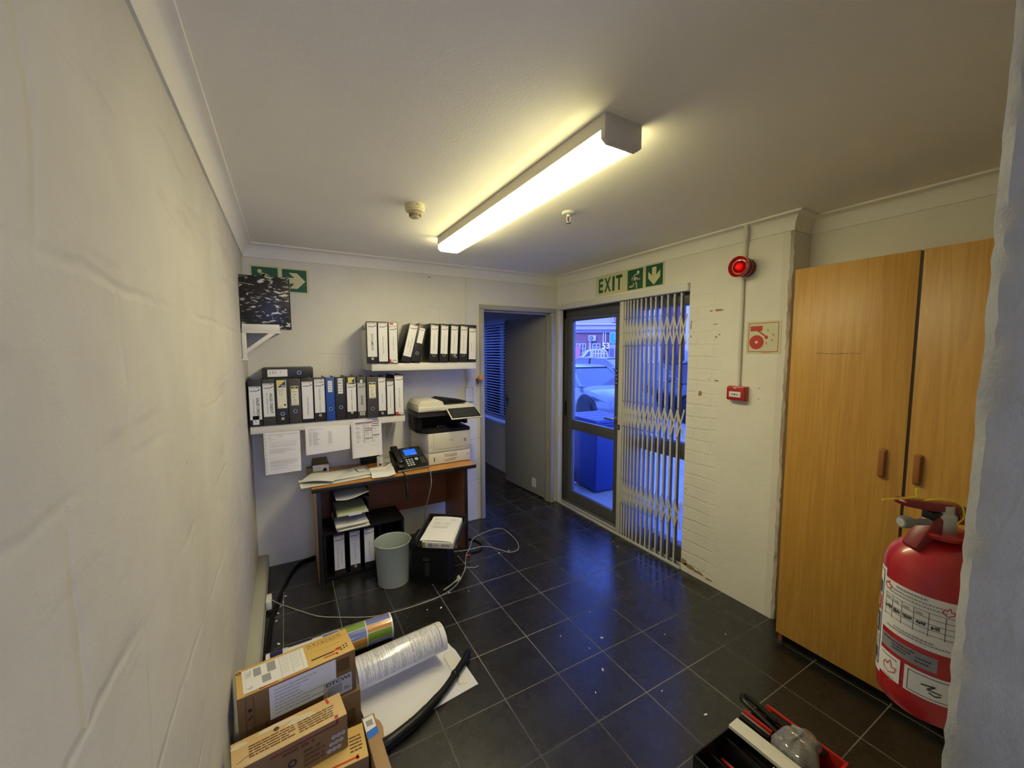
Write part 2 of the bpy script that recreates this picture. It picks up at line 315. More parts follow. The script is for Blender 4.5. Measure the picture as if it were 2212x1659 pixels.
class MB:
    """Collects shapes into ONE mesh with several materials."""
    def __init__(s): s.v = []; s.f = []; s.m = []; s.names = []; s.X = I4
    def mi(s, name):
        if name not in s.names: s.names.append(name)
        return s.names.index(name)
    def add(s, verts, faces, m, X=None):
        X = s.X @ (X or I4); o = len(s.v); k = s.mi(m)
        flip = X.to_3x3().determinant() < 0
        s.v += [tuple(X @ Vector(p)) for p in verts]
        for f in faces:
            f = tuple(o+i for i in f); s.f.append(f[::-1] if flip else f); s.m.append(k)
        return s
    def bm(s, b, m, X=None):
        b.verts.ensure_lookup_table(); b.verts.index_update()
        s.add([v.co.copy() for v in b.verts], [tuple(v.index for v in f.verts) for f in b.faces], m, X); b.free(); return s
    def box(s, c, d, m, bev=0., X=None, seg=2):
        b = bmesh.new(); bmesh.ops.create_cube(b, size=1)
        for v in b.verts: v.co = Vector((v.co.x*d[0], v.co.y*d[1], v.co.z*d[2]))
        if bev: bmesh.ops.bevel(b, geom=b.edges[:], offset=bev, segments=seg, profile=.5, affect='EDGES')
        return s.bm(b, m, (X or I4) @ T(*c))
    def b2(s, lo, hi, m, bev=0., X=None):
        return s.box([(a+b)/2 for a, b in zip(lo, hi)], [b-a for a, b in zip(lo, hi)], m, bev, X)
    def prism(s, pts, h, m, X=None, bev=0.):
        """polygon in xy extruded from z=0 to z=h"""
        n = len(pts); b = bmesh.new()
        lo = [b.verts.new((p[0], p[1], 0)) for p in pts]; hi = [b.verts.new((p[0], p[1], h)) for p in pts]
        b.faces.new(lo[::-1]); b.faces.new(hi)
        for i in range(n): b.faces.new((lo[i], lo[(i+1) % n], hi[(i+1) % n], hi[i]))
        bmesh.ops.recalc_face_normals(b, faces=b.faces[:])
        if bev: bmesh.ops.bevel(b, geom=b.edges[:], offset=bev, segments=2, profile=.5, affect='EDGES')
        return s.bm(b, m, X)
    def poly(s, pts, m, z=0., X=None):
        return s.add([(p[0], p[1], z) for p in pts], [tuple(range(len(pts)))], m, X)
    def rect(s, x0, y0, x1, y1, m, z=0., X=None):
        return s.poly([(x0, y0), (x1, y0), (x1, y1), (x0, y1)], m, z, X)
    def disc(s, x, y, r, m, z=0., n=24, X=None):
        return s.poly([(x+r*math.cos(2*PI*i/n), y+r*math.sin(2*PI*i/n)) for i in range(n)], m, z, X)
    def ring(s, x, y, r0, r1, m, z=0., n=24, X=None):
        v = []; f = []
        for i in range(n):
            a = 2*PI*i/n; v += [(x+r0*math.cos(a), y+r0*math.sin(a), z), (x+r1*math.cos(a), y+r1*math.sin(a), z)]
            j = (i+1) % n; f.append((2*i, 2*i+1, 2*j+1, 2*j))
        return s.add(v, f, m, X)
    def stroke(s, pts, w, m, z=0., X=None, rnd=True):
        for a, b in zip(pts, pts[1:]):
            d = Vector((b[0]-a[0], b[1]-a[1])); l = d.length or 1; n = Vector((-d.y, d.x))/l*w/2
            s.poly([(a[0]-n.x, a[1]-n.y), (b[0]-n.x, b[1]-n.y), (b[0]+n.x, b[1]+n.y), (a[0]+n.x, a[1]+n.y)], m, z, X)
        if rnd:
            for p in pts: s.disc(p[0], p[1], w/2, m, z, 10, X)
        return s
    def lathe(s, prof, m, X=None, n=32, cap=True):
        """profile [(r, z)...] about z"""
        v = []; f = []; k = len(prof)
        for i in range(n):
            a = 2*PI*i/n
            for r, z in prof: v.append((r*math.cos(a), r*math.sin(a), z))
        for i in range(n):
            j = (i+1) % n
            for q in range(k-1): f.append((i*k+q, j*k+q, j*k+q+1, i*k+q+1))
        if cap:
            if prof[0][0] > 1e-5: f.append(tuple(i*k for i in range(n))[::-1])
            if prof[-1][0] > 1e-5: f.append(tuple(i*k+k-1 for i in range(n)))
        return s.add(v, f, m, X)
    def tube(s, pts, r, m, n=10, X=None, smooth=0):
        P = [Vector(p) for p in pts]
        if smooth:
            Q = []
            for i in range(len(P)-1):
                p0 = P[max(i-1, 0)]; p1 = P[i]; p2 = P[i+1]; p3 = P[min(i+2, len(P)-1)]
                for k in range(smooth):
                    t = k/smooth
                    Q.append(.5*((2*p1)+(p2-p0)*t+(2*p0-5*p1+4*p2-p3)*t*t+(3*p1-p0-3*p2+p3)*t**3))
            Q.append(P[-1]); P = Q
        v = []; f = []; up = Vector((0, 0, 1)); prev = None
        R = r if isinstance(r, (list, tuple)) else None
        for i, p in enumerate(P):
            t = (P[min(i+1, len(P)-1)]-P[max(i-1, 0)]).normalized()
            if prev is None:
                a = t.cross(up); a = a if a.length > .05 else t.cross(Vector((1, 0, 0))); a.normalize()
            else:
                a = prev - t*prev.dot(t); a.normalize()
            prev = a; b = t.cross(a)
            rr = r if R is None else R[min(int(i/max(1, len(P)-1)*(len(R)-1)+.5), len(R)-1)]
            for k in range(n):
                an = 2*PI*k/n; v.append(p+a*math.cos(an)*rr+b*math.sin(an)*rr)
        for i in range(len(P)-1):
            for k in range(n):
                j = (k+1) % n; f.append((i*n+k, i*n+j, (i+1)*n+j, (i+1)*n+k))
        f.append(tuple(range(n))[::-1]); f.append(tuple((len(P)-1)*n+k for k in range(n)))
        return s.add(v, f, m, X)
    def grid(s, fn, nu, nv, m, X=None, two=None, th=.0006):
        """sheet fn(u,v)->(x,y,z); with two=name the underside gets its own material"""
        v = [fn(i/nu, j/nv) for j in range(nv+1) for i in range(nu+1)]
        f = [(j*(nu+1)+i, j*(nu+1)+i+1, (j+1)*(nu+1)+i+1, (j+1)*(nu+1)+i) for j in range(nv) for i in range(nu)]
        s.add(v, f, m, X)
        if two:
            # underside: offset along the sheet's normal so that the sheet has a thickness
            w = []
            for j in range(nv+1):
                for i in range(nu+1):
                    p = Vector(fn(i/nu, j/nv)); e = 1e-3
                    du = Vector(fn(i/nu+e, j/nv))-Vector(fn(i/nu-e, j/nv)); dv = Vector(fn(i/nu, j/nv+e))-Vector(fn(i/nu, j/nv-e))
                    nn = du.cross(dv); nn = nn.normalized() if nn.length > 0 else Vector((0, 0, 1)); w.append(p-nn*th)
            s.add(w, [t[::-1] for t in f], two, X)
        return s
    def text(s, t, size, m, x=0., y=0., z=0., rot=0., X=None, sx=1., bold=0., skew=0.):
        v, f = text_mesh(t, bold)
        K = T(x, y, z) @ RZ(rot)
        return s.add([(p.x*size*sx+p.y*size*skew, p.y*size, 0) for p in v], f, m, (X or I4) @ K)
    def textw(s, t, width, size, m, x=0., y=0., z=0., rot=0., X=None, bold=0., skew=0.):
        """text stretched to a given width"""
        v, f = text_mesh(t, bold); w = max(p.x for p in v)-min(p.x for p in v)
        return s.text(t, size, m, x, y, z, rot, X, width/(w*size), bold, skew)
    def scribble(s, x0, y0, w, n, step, h, m, z=0., X=None, fill=.75, gap=.35):
        """rows of print too small to read: dashes of uneven length"""
        for r in range(n):
            x = x0; end = x0+w*(fill+random.random()*(1-fill)); y = y0-r*step
            while x < end:
                l = min(h*(1.5+random.random()*5), end-x)
                if l > h*.3: s.rect(x, y-h/2, x+l, y+h/2, m, z, X)
                x += l+h*(gap+random.random()*.6)
        return s
    def build(s, name, parent=None, smooth=35, loc=None):
        me = bpy.data.meshes.new(name); me.from_pydata(s.v, [], s.f)
        for k in s.names: me.materials.append(M[k])
        me.polygons.foreach_set('material_index', s.m)
        if smooth:
            me.polygons.foreach_set('use_smooth', [True]*len(me.polygons))
            me.update(); me.set_sharp_from_angle(angle=math.radians(smooth))
        me.update()
        o = bpy.data.objects.new(name, me); COL.objects.link(o)
        if parent is not None: o.parent = parent
        if loc: o.location = loc
        return o

def tag(o, label=None, cat=None, group=None, kind=None):
    if label: o['label'] = label
    if cat: o['category'] = cat
    if group: o['group'] = group
    if kind: o['kind'] = kind
    return o
def thing(name, label, cat, loc=(0, 0, 0), rz=0., group=None, ry=0., rx=0.):
    o = bpy.data.objects.new(name, None); o.empty_display_size = .05; COL.objects.link(o)
    o.location = loc; o.rotation_euler = (rx, ry, rz)
    return tag(o, label, cat, group)
def struct(name, mb, smooth=35):
    return tag(mb.build(name, None, smooth), kind='structure')
def structroot(name):
    o = bpy.data.objects.new(name, None); COL.objects.link(o); return tag(o, kind='structure')
# frames: right wall faces -x, back wall faces -y, left wall faces +x
def onR(y, z, x=2.46): return frame((x, y, z), (0, -1, 0), (0, 0, 1), (-1, 0, 0))
def onB(x, z, y=3.37): return frame((x, y, z), (1, 0, 0), (0, 0, 1), (0, -1, 0))
# ------------------------------------------------------------------ room shell
XL, XR, YB, ZC = -.235, 2.46, 3.37, 2.355
m = MB(); m.b2((-.36, -.55, -.12), (2.72, 7.3, 0), 'floor'); m.b2((-.36, -4, -.12), (2.72, -.55, 0), 'rearfloor'); struct('floor', m)
m = MB(); m.b2((-.36, -4, ZC), (2.75, 7.3, 2.45), 'ceiling'); struct('ceiling', m)
m = MB(); m.b2((-.55, -4.2, 2.45), (2.75, 7.4, 7.5), 'plasterout'); struct('sun_block_upper', m)  # unseen block added to keep the sun off the near yard
m = MB(); m.b2((-.36, -4, 0), (XL, 7.3, ZC), 'wall_left'); struct('wall_left', m)
m = MB()
m.prism([(-.235, 0), (1.60, 0), (1.60, 2.005), (2.385, 2.005), (2.385, 0), (XR, 0), (XR, ZC), (-.235, ZC)], .12, 'wall_back', frame((0, YB+.12, 0), (1, 0, 0), (0, 0, 1), (0, -1, 0)))
struct('wall_back', m)
m = MB()   # right-hand outside wall with the shopfront and the back-room window cut out
for y0, y1, z0, z1 in ((1.235, 1.82, 0, ZC), (1.82, 3.40, 2.074, ZC), (3.40, 4.38, 0, ZC), (4.38, 5.5, 0, .655), (4.38, 5.5, 2.015, ZC), (5.5, 7.3, 0, ZC)):
    m.b2((XR, y0, z0), (2.70, y1, z1), 'wall_right')
n = 90; v = []; f = []   # the chipped free corner of the wall
for i in range(n+1):
    z = ZC*i/n; j = lambda a: random.uniform(-a, a)
    v += [(XR, 1.235, z), (XR+j(.0015), 1.196+j(.004), z), (XR+.012+j(.005), 1.184+j(.004), z), (XR+.05, 1.183, z), (2.70, 1.183, z)]
for i in range(n):
    for k in range(4): f.append((i*5+k, i*5+k+1, i*5+k+6, i*5+k+5))
m.add(v, f, 'wall_back')
m.add([(2.70, 1.183, 0), (2.70, 1.235, 0), (2.70, 1.235, ZC), (2.70, 1.183, ZC)], [(0, 1, 2, 3)], 'wall_back')
struct('wall_right', m, 25)
m = MB(); m.b2((2.655, -.1, 0), (2.75, 1.183, ZC), 'wall_right'); struct('wall_alcove', m)
m = MB(); n = 150; v = []; f = []   # near wall: its rough end is the right edge of the doorway the camera stands in
def jit(a): return random.uniform(-a, a)
walk = 0
for i in range(n+1):
    z = ZC*i/n; walk = max(-.004, min(.004, walk+jit(.0014))); w = walk
    xo = .634+w+(z-1.0)*.008
    v += [(xo-.003, -.10, z), (xo-.004+jit(.0006), .02, z), (xo-.003+jit(.0008), .098, z), (xo+jit(.0012), .112+jit(.0015), z), (xo+.010+jit(.002), .122+jit(.001), z), (xo+.03, .122, z), (2.75, .122, z), (2.75, -.10, z)]
for i in range(n):
    for k in range(7): f.append((i*8+k, i*8+8+k, i*8+9+k, i*8+k+1))
m.add(v, [t[::-1] for t in f], 'wall_near'); struct('wall_front', m, 30)
m = MB()   # far behind the camera: rear wall with a daylight window
for x0, x1, z0, z1 in ((-.235, .05, 0, ZC), (1.0, 2.72, 0, ZC), (.05, 1.0, 0, .85), (.05, 1.0, 2.0, ZC)): m.b2((x0, -2.75, z0), (x1, -2.6, z1), 'wall_back')
struct('wall_rear', m)
m = MB(); m.b2((2.72, -2.75, 0), (2.85, -.1, ZC), 'wall_back'); struct('wall_side', m)
m = MB(); m.b2((.35, YB+.12, 0), (.45, 7.3, ZC), 'wall_back'); m.b2((.45, 7.2, 0), (XR, 7.3, ZC), 'wall_back'); struct('wall_passage', m)

def sweep(mb, path, prof, mt):
    """profile (out, z) along a plan path; 'out' is to the right of travel, mitred at corners"""
    P = [Vector((p[0], p[1])) for p in path]; k = len(prof); v = []; f = []
    for i, p in enumerate(P):
        a = (P[i]-P[i-1]).normalized() if i else None; b = (P[i+1]-P[i]).normalized() if i < len(P)-1 else None
        na = Vector((a.y, -a.x)) if a else None; nb = Vector((b.y, -b.x)) if b else None
        if na and nb: d = (na+nb)/(1+na.dot(nb))
        else: d = na or nb
        for o, z in prof: v.append((p.x+d.x*o, p.y+d.y*o, z))
    for i in range(len(P)-1):
        for q in range(k): r = (q+1) % k; f.append((i*k+q, (i+1)*k+q, (i+1)*k+r, i*k+r))
    f += [tuple(range(k)), tuple((len(P)-1)*k+q for q in range(k))[::-1]]
    mb.add(v, f, mt)
prof = [(0, 2.262), (.008, 2.262)]+[(.008+.047*(1-math.cos(a)), 2.268+.075*math.sin(a)) for a in [PI/2*i/8 for i in range(9)]]+[(.06, 2.345), (.06, ZC), (0, ZC)]
m = MB(); sweep(m, [(XL, .0), (XL, YB), (XR, YB), (XR, 1.183), (2.655, 1.183), (2.655, .122)], prof, 'cornice'); struct('trim_1', m, 40)
m = MB()   # grey skirting trunking along the left wall
m.b2((XL, 1.25, 0), (-.172, YB, .094), 'trunk', .004); m.b2((XL, 1.25, .094), (-.178, YB, .102), 'trunk', .003); m.b2((-.172, 1.25, .03), (-.1695, YB, .034), 'trunk')
struct('baseboard_left', m)

# ------------------------------------------------------------------ inner doorway
d1 = structroot('door_1')
m = MB()
for lo, hi in (((1.569, 3.352, 0), (1.612, 3.49, 2.0)), ((1.612, 3.40, 0), (1.628, 3.445, 2.0)),
               ((2.378, 3.352, 0), (2.422, 3.49, 2.0)), ((2.36, 3.40, 0), (2.378, 3.445, 2.0)),
               ((1.569, 3.352, 1.99), (2.422, 3.49, 2.034)), ((1.612, 3.40, 1.972), (2.378, 3.445, 1.99))): m.b2(lo, hi, 'frame_grey', .003)
m.build('door_frame', d1)
hg = Vector((2.378, 3.462)); fr_ = Vector((2.312, 4.235)); dv = (fr_-hg); lw = dv.length; dn = dv.normalized()
LF = frame((hg.x, hg.y, .012), (dn.x, dn.y, 0), (0, 0, 1), (-dn.y, dn.x, 0))   # u along the leaf, v up, w to the room
m = MB(); m.X = LF; m.b2((.004, 0, -.04), (lw, 1.955, 0), 'door_grey', .002); leaf = m.build('door_leaf', d1)
m = MB(); m.X = LF; m.b2((lw-.085, .93, 0), (lw-.045, 1.09, .008), 'steel', .003); m.tube([(lw-.065, 1.04, .005), (lw-.065, 1.04, .045), (lw-.075, 1.04, .05), (lw-.18, 1.04, .05)], .008, 'steel', 10); m.build('door_handle', leaf)
for hz in (.19, 1.72):
    m = MB(); m.X = LF; m.b2((.0, hz, 0), (.028, hz+.1, .003), 'frame_grey'); m.tube([(0, hz, .004), (0, hz+.1, .004)], .006, 'frame_grey', 8); m.build('hinge', leaf)
m = MB(); m.X = LF; m.rect(.155, .072, .235, .175, 'paper', .0008); tag(m.build('sticker', leaf), 'small pale square sticker')

# ------------------------------------------------------------------ aluminium shopfront door and side light
d2 = structroot('door_2')
m = MB(); A = lambda lo, hi, mt='alu', b=.003: m.b2(lo, hi, mt, b)
A((2.54, 3.325, 0), (2.62, 3.40, 2.05)); A((2.54, 1.82, 1.935), (2.62, 3.40, 2.072)); A((2.54, 2.52, .0), (2.62, 2.566, 2.0)); A((2.54, 1.82, 0), (2.62, 1.868, 2.0))
A((2.54, 1.82, .0), (2.62, 2.52, .12)); A((2.545, 1.86, .79), (2.61, 2.53, .91)); A((2.525, 2.52, 0), (2.66, 3.40, .022), 'alu2'); A((2.51, 2.54, 0), (2.545, 3.36, .012), 'alu2')
m.build('door_frame', d2)
m = MB()
A((2.545, 2.57, .028), (2.592, 2.618, 1.93)); A((2.545, 3.232, .028), (2.592, 3.322, 1.93)); A((2.547, 2.61, 1.905), (2.59, 3.24, 1.93)); A((2.547, 2.61, .795), (2.59, 3.24, .895)); A((2.547, 2.61, .028), (2.59, 3.24, .135))
dl = m.build('door_leaf', d2)
for z0, z1 in ((.135, .795), (.895, 1.905)):
    m = MB(); m.b2((2.566, 2.616, z0), (2.572, 3.234, z1), 'glass'); m.build('glass_pane', dl)
for z0, z1 in ((.12, .79), (.91, 1.94)):
    m = MB(); m.b2((2.576, 1.866, z0), (2.582, 2.524, z1), 'glass'); m.build('glass_pane', d2)
m = MB(); m.b2((2.538, 2.582, .965), (2.545, 2.606, 1.02), 'steel', .002); m.tube([(2.545, 2.592, .995), (2.508, 2.592, .995), (2.503, 2.60, .995), (2.503, 2.70, .992)], .009, 'steel', 10); m.build('door_handle', dl)
m = MB(); m.X = onR(2.595, 1.37, 2.545); m.b2((-.017, -.085, 0), (.017, .085, .002), 'black'); m.rect(-.0145, -.082, .0145, .082, 'paper', .0023); m.rect(-.0135, -.081, .0135, .081, 'black', .0026)
for i, ch in enumerate('PUSH'): m.text(ch, .03, 'paper', 0, .055-i*.036, .003, bold=.02)
tag(m.build('push_plate', dl), 'black plate with white letters PUSH')
m = MB(); m.b2((2.534, 3.31, .93), (2.545, 3.335, 1.08), 'black', .002); m.build('lock_case', d2)

# ------------------------------------------------------------------ expanding security gate
g = thing('security_gate', 'cream folding trellis security gate half closed in front of the glass door', 'gate', (2.47, 2.3, 0)); G = T(-2.47, -2.3, 0)
m = MB(); m.X = G; m.b2((2.438, 1.824, 2.018), (2.50, 3.365, 2.072), 'trim_white', .004); m.build('top_track', g)
m = MB(); m.X = G; m.b2((2.447, 1.822, 0), (2.462, 3.345, .018), 'gate', .002); m.b2((2.462, 1.822, 0), (2.50, 3.345, .006), 'gate_in'); m.b2((2.50, 1.822, 0), (2.512, 3.345, .018), 'gate', .002); m.build('floor_track', g)
m = MB(); m.X = G; m.b2((2.448, 3.322, 0), (2.50, 3.365, 2.02), 'trim_white', .003); m.build('wall_post', g)
m = MB(); m.X = G; m.b2((2.448, 2.432, .02), (2.50, 2.476, 2.012), 'gate', .004); post = m.build('locking_post', g)
m = MB(); m.X = G; m.b2((2.440, 2.448, .93), (2.448, 2.464, .975), 'black', .002); m.lathe([(.006, 0), (.006, .006), (.002, .009)], 'steel', frame((2.440, 2.456, .955), (0, 1, 0), (0, 0, 1), (-1, 0, 0)), 12); m.build('lock', post)
BY = [2.419, 2.391, 2.362, 2.329, 2.293, 2.252, 2.207, 2.159, 2.112, 2.057, 2.001, 1.944, 1.886]
for y in BY:
    m = MB(); m.X = G
    m.b2((2.458, y-.0072, .02), (2.4605, y+.0072, 2.012), 'gate'); m.b2((2.4605, y-.0072, .02), (2.486, y-.005, 2.012), 'gate_in'); m.b2((2.4605, y+.005, .02), (2.486, y+.0072, 2.012), 'gate_in')
    for z in (1.985, 1.875, 1.19, .515, .04): m.disc(0, 0, .003, 'black', 0, 8, frame((2.4578, y, z), (0, -1, 0), (0, 0, 1), (-1, 0, 0)))
    m.build('upright_bar', g)
for zt, zb in ((1.862, 1.645), (1.182, .97), (.505, .300)):
    m = MB(); m.X = G; ys = [2.434]+BY+[1.832]
    for a, b in zip(ys, ys[1:]):
        half = b < 1.84
        for x, p, q in ((2.4535, (a, zt), (b, zb)), (2.4563, (a, zb), (b, zt))):
            d = Vector((p[0]-q[0], p[1]-q[1])).normalized(); nn = Vector((-d.y, d.x))*.0058
            pts = [(p[0]+nn.x, p[1]+nn.y), (p[0]-nn.x, p[1]-nn.y), (q[0]-nn.x, q[1]-nn.y), (q[0]+nn.x, q[1]+nn.y)]
            m.prism([(-t[0], t[1]) for t in pts], .002, 'gate', frame((x+.001, 0, 0), (0, -1, 0), (0, 0, 1), (-1, 0, 0)))
        m.disc(0, 0, .003, 'black', 0, 8, frame((2.4512, (a+b)/2, (zt+zb)/2), (0, -1, 0), (0, 0, 1), (-1, 0, 0)))
    for y in BY:
        for z in (zt, zb): m.lathe([(.005, 0), (.005, .003), (0, .004)], 'gate_in', frame((2.4523, y, z), (0, 1, 0), (0, 0, 1), (-1, 0, 0)), 8)
    m.build('lattice', g)

# ------------------------------------------------------------------ back-room window with blind
w1 = structroot('window_1')
m = MB()
for lo, hi in (((2.62, 4.38, .655), (2.66, 4.42, 2.015)), ((2.62, 5.46, .655), (2.66, 5.5, 2.015)), ((2.62, 4.38, .655), (2.66, 5.5, .70)), ((2.62, 4.38, 1.97), (2.66, 5.5, 2.015)), ((2.62, 4.92, .655), (2.66, 4.96, 2.015))): m.b2(lo, hi, 'alu')
m.build('window_frame', w1)
m = MB(); m.b2((2.636, 4.41, .69), (2.642, 5.47, 1.98), 'glass'); m.build('glass_pane', w1)
bl = thing('venetian_blind', 'white venetian blind lowered over the window in the dark back room', 'blind', (2.435, 4.95, .66)); G = T(-2.435, -4.95, -.66)
m = MB(); m.X = G; m.b2((2.415, 4.36, 1.985), (2.458, 5.52, 2.02), 'slatw', .003); m.build('head_rail', bl)
m = MB(); m.X = G
for i in range(36):
    z = .70+i*.0362; m.box((2.436, 4.94, z), (.035, 1.13, .0012), 'slatw', 0, T(2.436, 0, z) @ RY(.50) @ T(-2.436, 0, -z))
m.build('slats', bl)
m = MB(); m.X = G; m.b2((2.422, 4.37, .655), (2.45, 5.51, .675), 'slatw', .003); m.build('bottom_rail', bl)

# ------------------------------------------------------------------ ceiling fittings
t = thing('fluorescent_light', 'long lit fluorescent batten with yellowed prismatic diffuser on ceiling', 'light', (.99, 1.803, 2.267)); L_ = 1.575
m = MB(); m.b2((-.08, -L_/2, .060), (.08, L_/2, .0875), 'lampcase', .002)
m.prism([(-.082, .0875), (-.082, .012), (-.062, -.002), (.062, -.002), (.082, .012), (.082, .0875)], .02, 'lampcase', frame((0, -L_/2+.001, 0), (1, 0, 0), (0, 0, 1), (0, -1, 0)) @ T(0, 0, -.001), .002)
m.b2((-.0815, -L_/2, .0855), (-.079, L_/2, .04), 'lampcase'); m.build('case', t)
m = MB(); m.prism([(-.076, .062), (-.0785, .014), (-.06, 0), (.06, 0), (.0785, .014), (.076, .062)], L_-.002, 'lamp', frame((0, L_/2, 0), (1, 0, 0), (0, 0, 1), (0, -1, 0))); m.build('diffuser', t, 20)
lm = M['lamp']; nt = lm.node_tree; b = nt.nodes['Principled BSDF']; tc = nt.nodes.new('ShaderNodeTexCoord'); sp = nt.nodes.new('ShaderNodeSeparateXYZ')
nt.links.new(tc.outputs['Object'], sp.inputs[0])
cr_ = nt.nodes.new('ShaderNodeValToRGB'); mr = nt.nodes.new('ShaderNodeMapRange'); mr.inputs['From Min'].default_value = -.08; mr.inputs['From Max'].default_value = .08; nt.links.new(sp.outputs['X'], mr.inputs['Value']); nt.links.new(mr.outputs[0], cr_.inputs[0])
LAMP_E = 36.   # underside fades to a dim yellow towards its right edge
e = cr_.color_ramp.elements
e[0].position = .60; e[0].color = (1, .89, .54, 1); e[1].position = .985; e[1].color = (.024, .021, .006, 1)
k_ = cr_.color_ramp.elements.new(.84); k_.color = (.034, .031, .013, 1)
k_ = cr_.color_ramp.elements.new(.74); k_.color = (.10, .09, .045, 1)
zz = nt.nodes.new('ShaderNodeMath'); zz.operation = 'GREATER_THAN'; zz.inputs[1].default_value = .0155; nt.links.new(sp.outputs['Z'], zz.inputs[0])
mz = nt.nodes.new('ShaderNodeMix'); mz.data_type = 'RGBA'; nt.links.new(zz.outputs[0], mz.inputs['Factor']); nt.links.new(cr_.outputs[0], mz.inputs['A']); sx_ = nt.nodes.new('ShaderNodeMath'); sx_.operation = 'GREATER_THAN'; nt.links.new(sp.outputs['X'], sx_.inputs[0])
ms_ = nt.nodes.new('ShaderNodeMix'); ms_.data_type = 'RGBA'; nt.links.new(sx_.outputs[0], ms_.inputs['Factor']); ms_.inputs['A'].default_value = (.36, .32, .15, 1); ms_.inputs['B'].default_value = (1.5, 1.33, .78, 1)  # right side, out of view, boosted to brighten alcove and ceiling
nt.links.new(ms_.outputs['Result'], mz.inputs['B'])
nt.links.new(mz.outputs['Result'], b.inputs['Emission Color']); b.inputs['Emission Strength'].default_value = LAMP_E
b.inputs['Base Color'].default_value = (.5, .48, .35, 1)
t = thing('smoke_detector', 'round yellowed smoke detector on the ceiling left of the light', 'smoke detector', (.612, 2.085, ZC))
m = MB(); m.lathe([(.0, 0), (.05, 0), (.05, -.028), (.046, -.03)], 'smoke'); m.lathe([(.048, -.026), (.046, -.036), (.03, -.044), (0, -.044)], 'smoke')
m.text('fire', .012, 'cardink', 0, 0, 0, 0, frame((0, -.0505, -.012), (1, 0, 0), (0, 0, 1), (0, -1, 0))); m.build('base', t)
m = MB(); m.lathe([(.028, -.044), (.026, -.064), (.02, -.068), (0, -.068)], 'smoke', None, 24)
for i in range(20):
    a = 2*PI*i/20; m.box((.0275*math.cos(a), .0275*math.sin(a), -.054), (.004, .002, .016), 'cardink', 0, None)
m.build('sensor_cage', t)
t = thing('fire_sprinkler', 'white fire sprinkler head on ceiling right of the light', 'sprinkler', (1.372, 1.785, ZC))
m = MB(); m.lathe([(0, 0), (.034, 0), (.036, -.006), (.03, -.012), (.012, -.014), (0, -.014)], 'sprink'); m.build('escutcheon', t)
m = MB(); m.lathe([(.009, -.012), (.009, -.024), (0, -.024)], 'sprink', None, 16)
for s in (-1, 1): m.tube([(s*.009, 0, -.022), (s*.013, 0, -.034), (s*.010, 0, -.048), (0, 0, -.055)], .0022, 'sprink', 8)
m.lathe([(0, -.055), (.014, -.056), (.014, -.058), (0, -.059)], 'steel', None, 20); m.build('frame', t)
m = MB(); m.lathe([(.003, -.024), (.003, -.052)], 'maroon', None, 10); m.build('bulb', t)

# ------------------------------------------------------------------ things on the right wall
t = thing('exit_sign', 'green EXIT sign with running man and down arrow above the glass door', 'sign', (XR, 2.411, 2.171)); X0 = frame((0, 0, 0), (0, -1, 0), (0, 0, 1), (-1, 0, 0))
def R(y, z): return (2.411-y, z-2.171)
m = MB(); m.X = X0; a = R(2.787, 2.088); b_ = R(2.226, 2.259); m.b2((a[0], a[1], 0), (b_[0], b_[1], .002), 'glow')
a2_ = R(2.224, 2.088); b2_ = R(2.036, 2.261); m.b2((a2_[0], a2_[1], 0), (b2_[0], b2_[1], .002), 'glow2'); m.build('panel', t)
m = MB(); m.X = X0
for ch, y0, y1 in (('E', 2.750, 2.694), ('X', 2.676, 2.596), ('I', 2.578, 2.552), ('T', 2.536, 2.462)):
    m.textw(ch, y0-y1, .166, 'green', R((y0+y1)/2, 0)[0], R(0, 2.169)[1], .0028, bold=.03)
m.build('lettering', t)
def runner(m, cx, cy, s, flip=1, mt='glow'):
    P = lambda pts: [(cx+flip*x*s, cy+y*s) for x, y in pts]
    m.disc(cx+flip*.19*s, cy+.30*s, .085*s, mt, .0036, 16)
    m.stroke(P([(.08, .17), (-.06, -.12)]), .15*s, mt, .0036); m.stroke(P([(.0, .20), (-.12, .14), (-.21, .0)]), .065*s, mt, .0036)
    m.stroke(P([(.10, .16), (.14, -.04), (.29, -.01)]), .065*s, mt, .0036)
    m.stroke(P([(-.05, -.12), (-.10, -.31), (-.33, -.33)]), .085*s, mt, .0036); m.stroke(P([(-.02, -.10), (.10, -.22), (.11, -.42)]), .085*s, mt, .0036)
def arrow(m, cx, cy, s, rot, mt='glow'):
    K = T(cx, cy, 0) @ RZ(rot)
    m.poly([(.0, -.42*s), (.33*s, -.1*s), (.33*s, .2*s), (.12*s, .0)], mt, .0036, K); m.poly([(.0, -.42*s), (-.12*s, .0), (-.33*s, .2*s), (-.33*s, -.1*s)], mt, .0036, K); m.poly([(0, -.42*s), (.12*s, 0), (.12*s, .36*s), (-.12*s, .36*s), (-.12*s, 0)], mt, .0036, K)
m = MB(); m.X = X0; c0 = R(2.403, 2.095); c1 = R(2.243, 2.253)
m.prism([(c0[0], c0[1]), (c1[0], c0[1]), (c1[0], c1[1]), (c0[0], c1[1])], .003, 'green'); runner(m, (c0[0]+c1[0])/2, (c0[1]+c1[1])/2, .165); m.build('running_man_panel', t)
m = MB(); m.X = X0; c0 = R(2.213, 2.097); c1 = R(2.053, 2.254)
m.prism([(c0[0], c0[1]), (c1[0], c0[1]), (c1[0], c1[1]), (c0[0], c1[1])], .003, 'green'); arrow(m, (c0[0]+c1[0])/2, (c0[1]+c1[1])/2, .17, 0); m.build('arrow_panel', t)

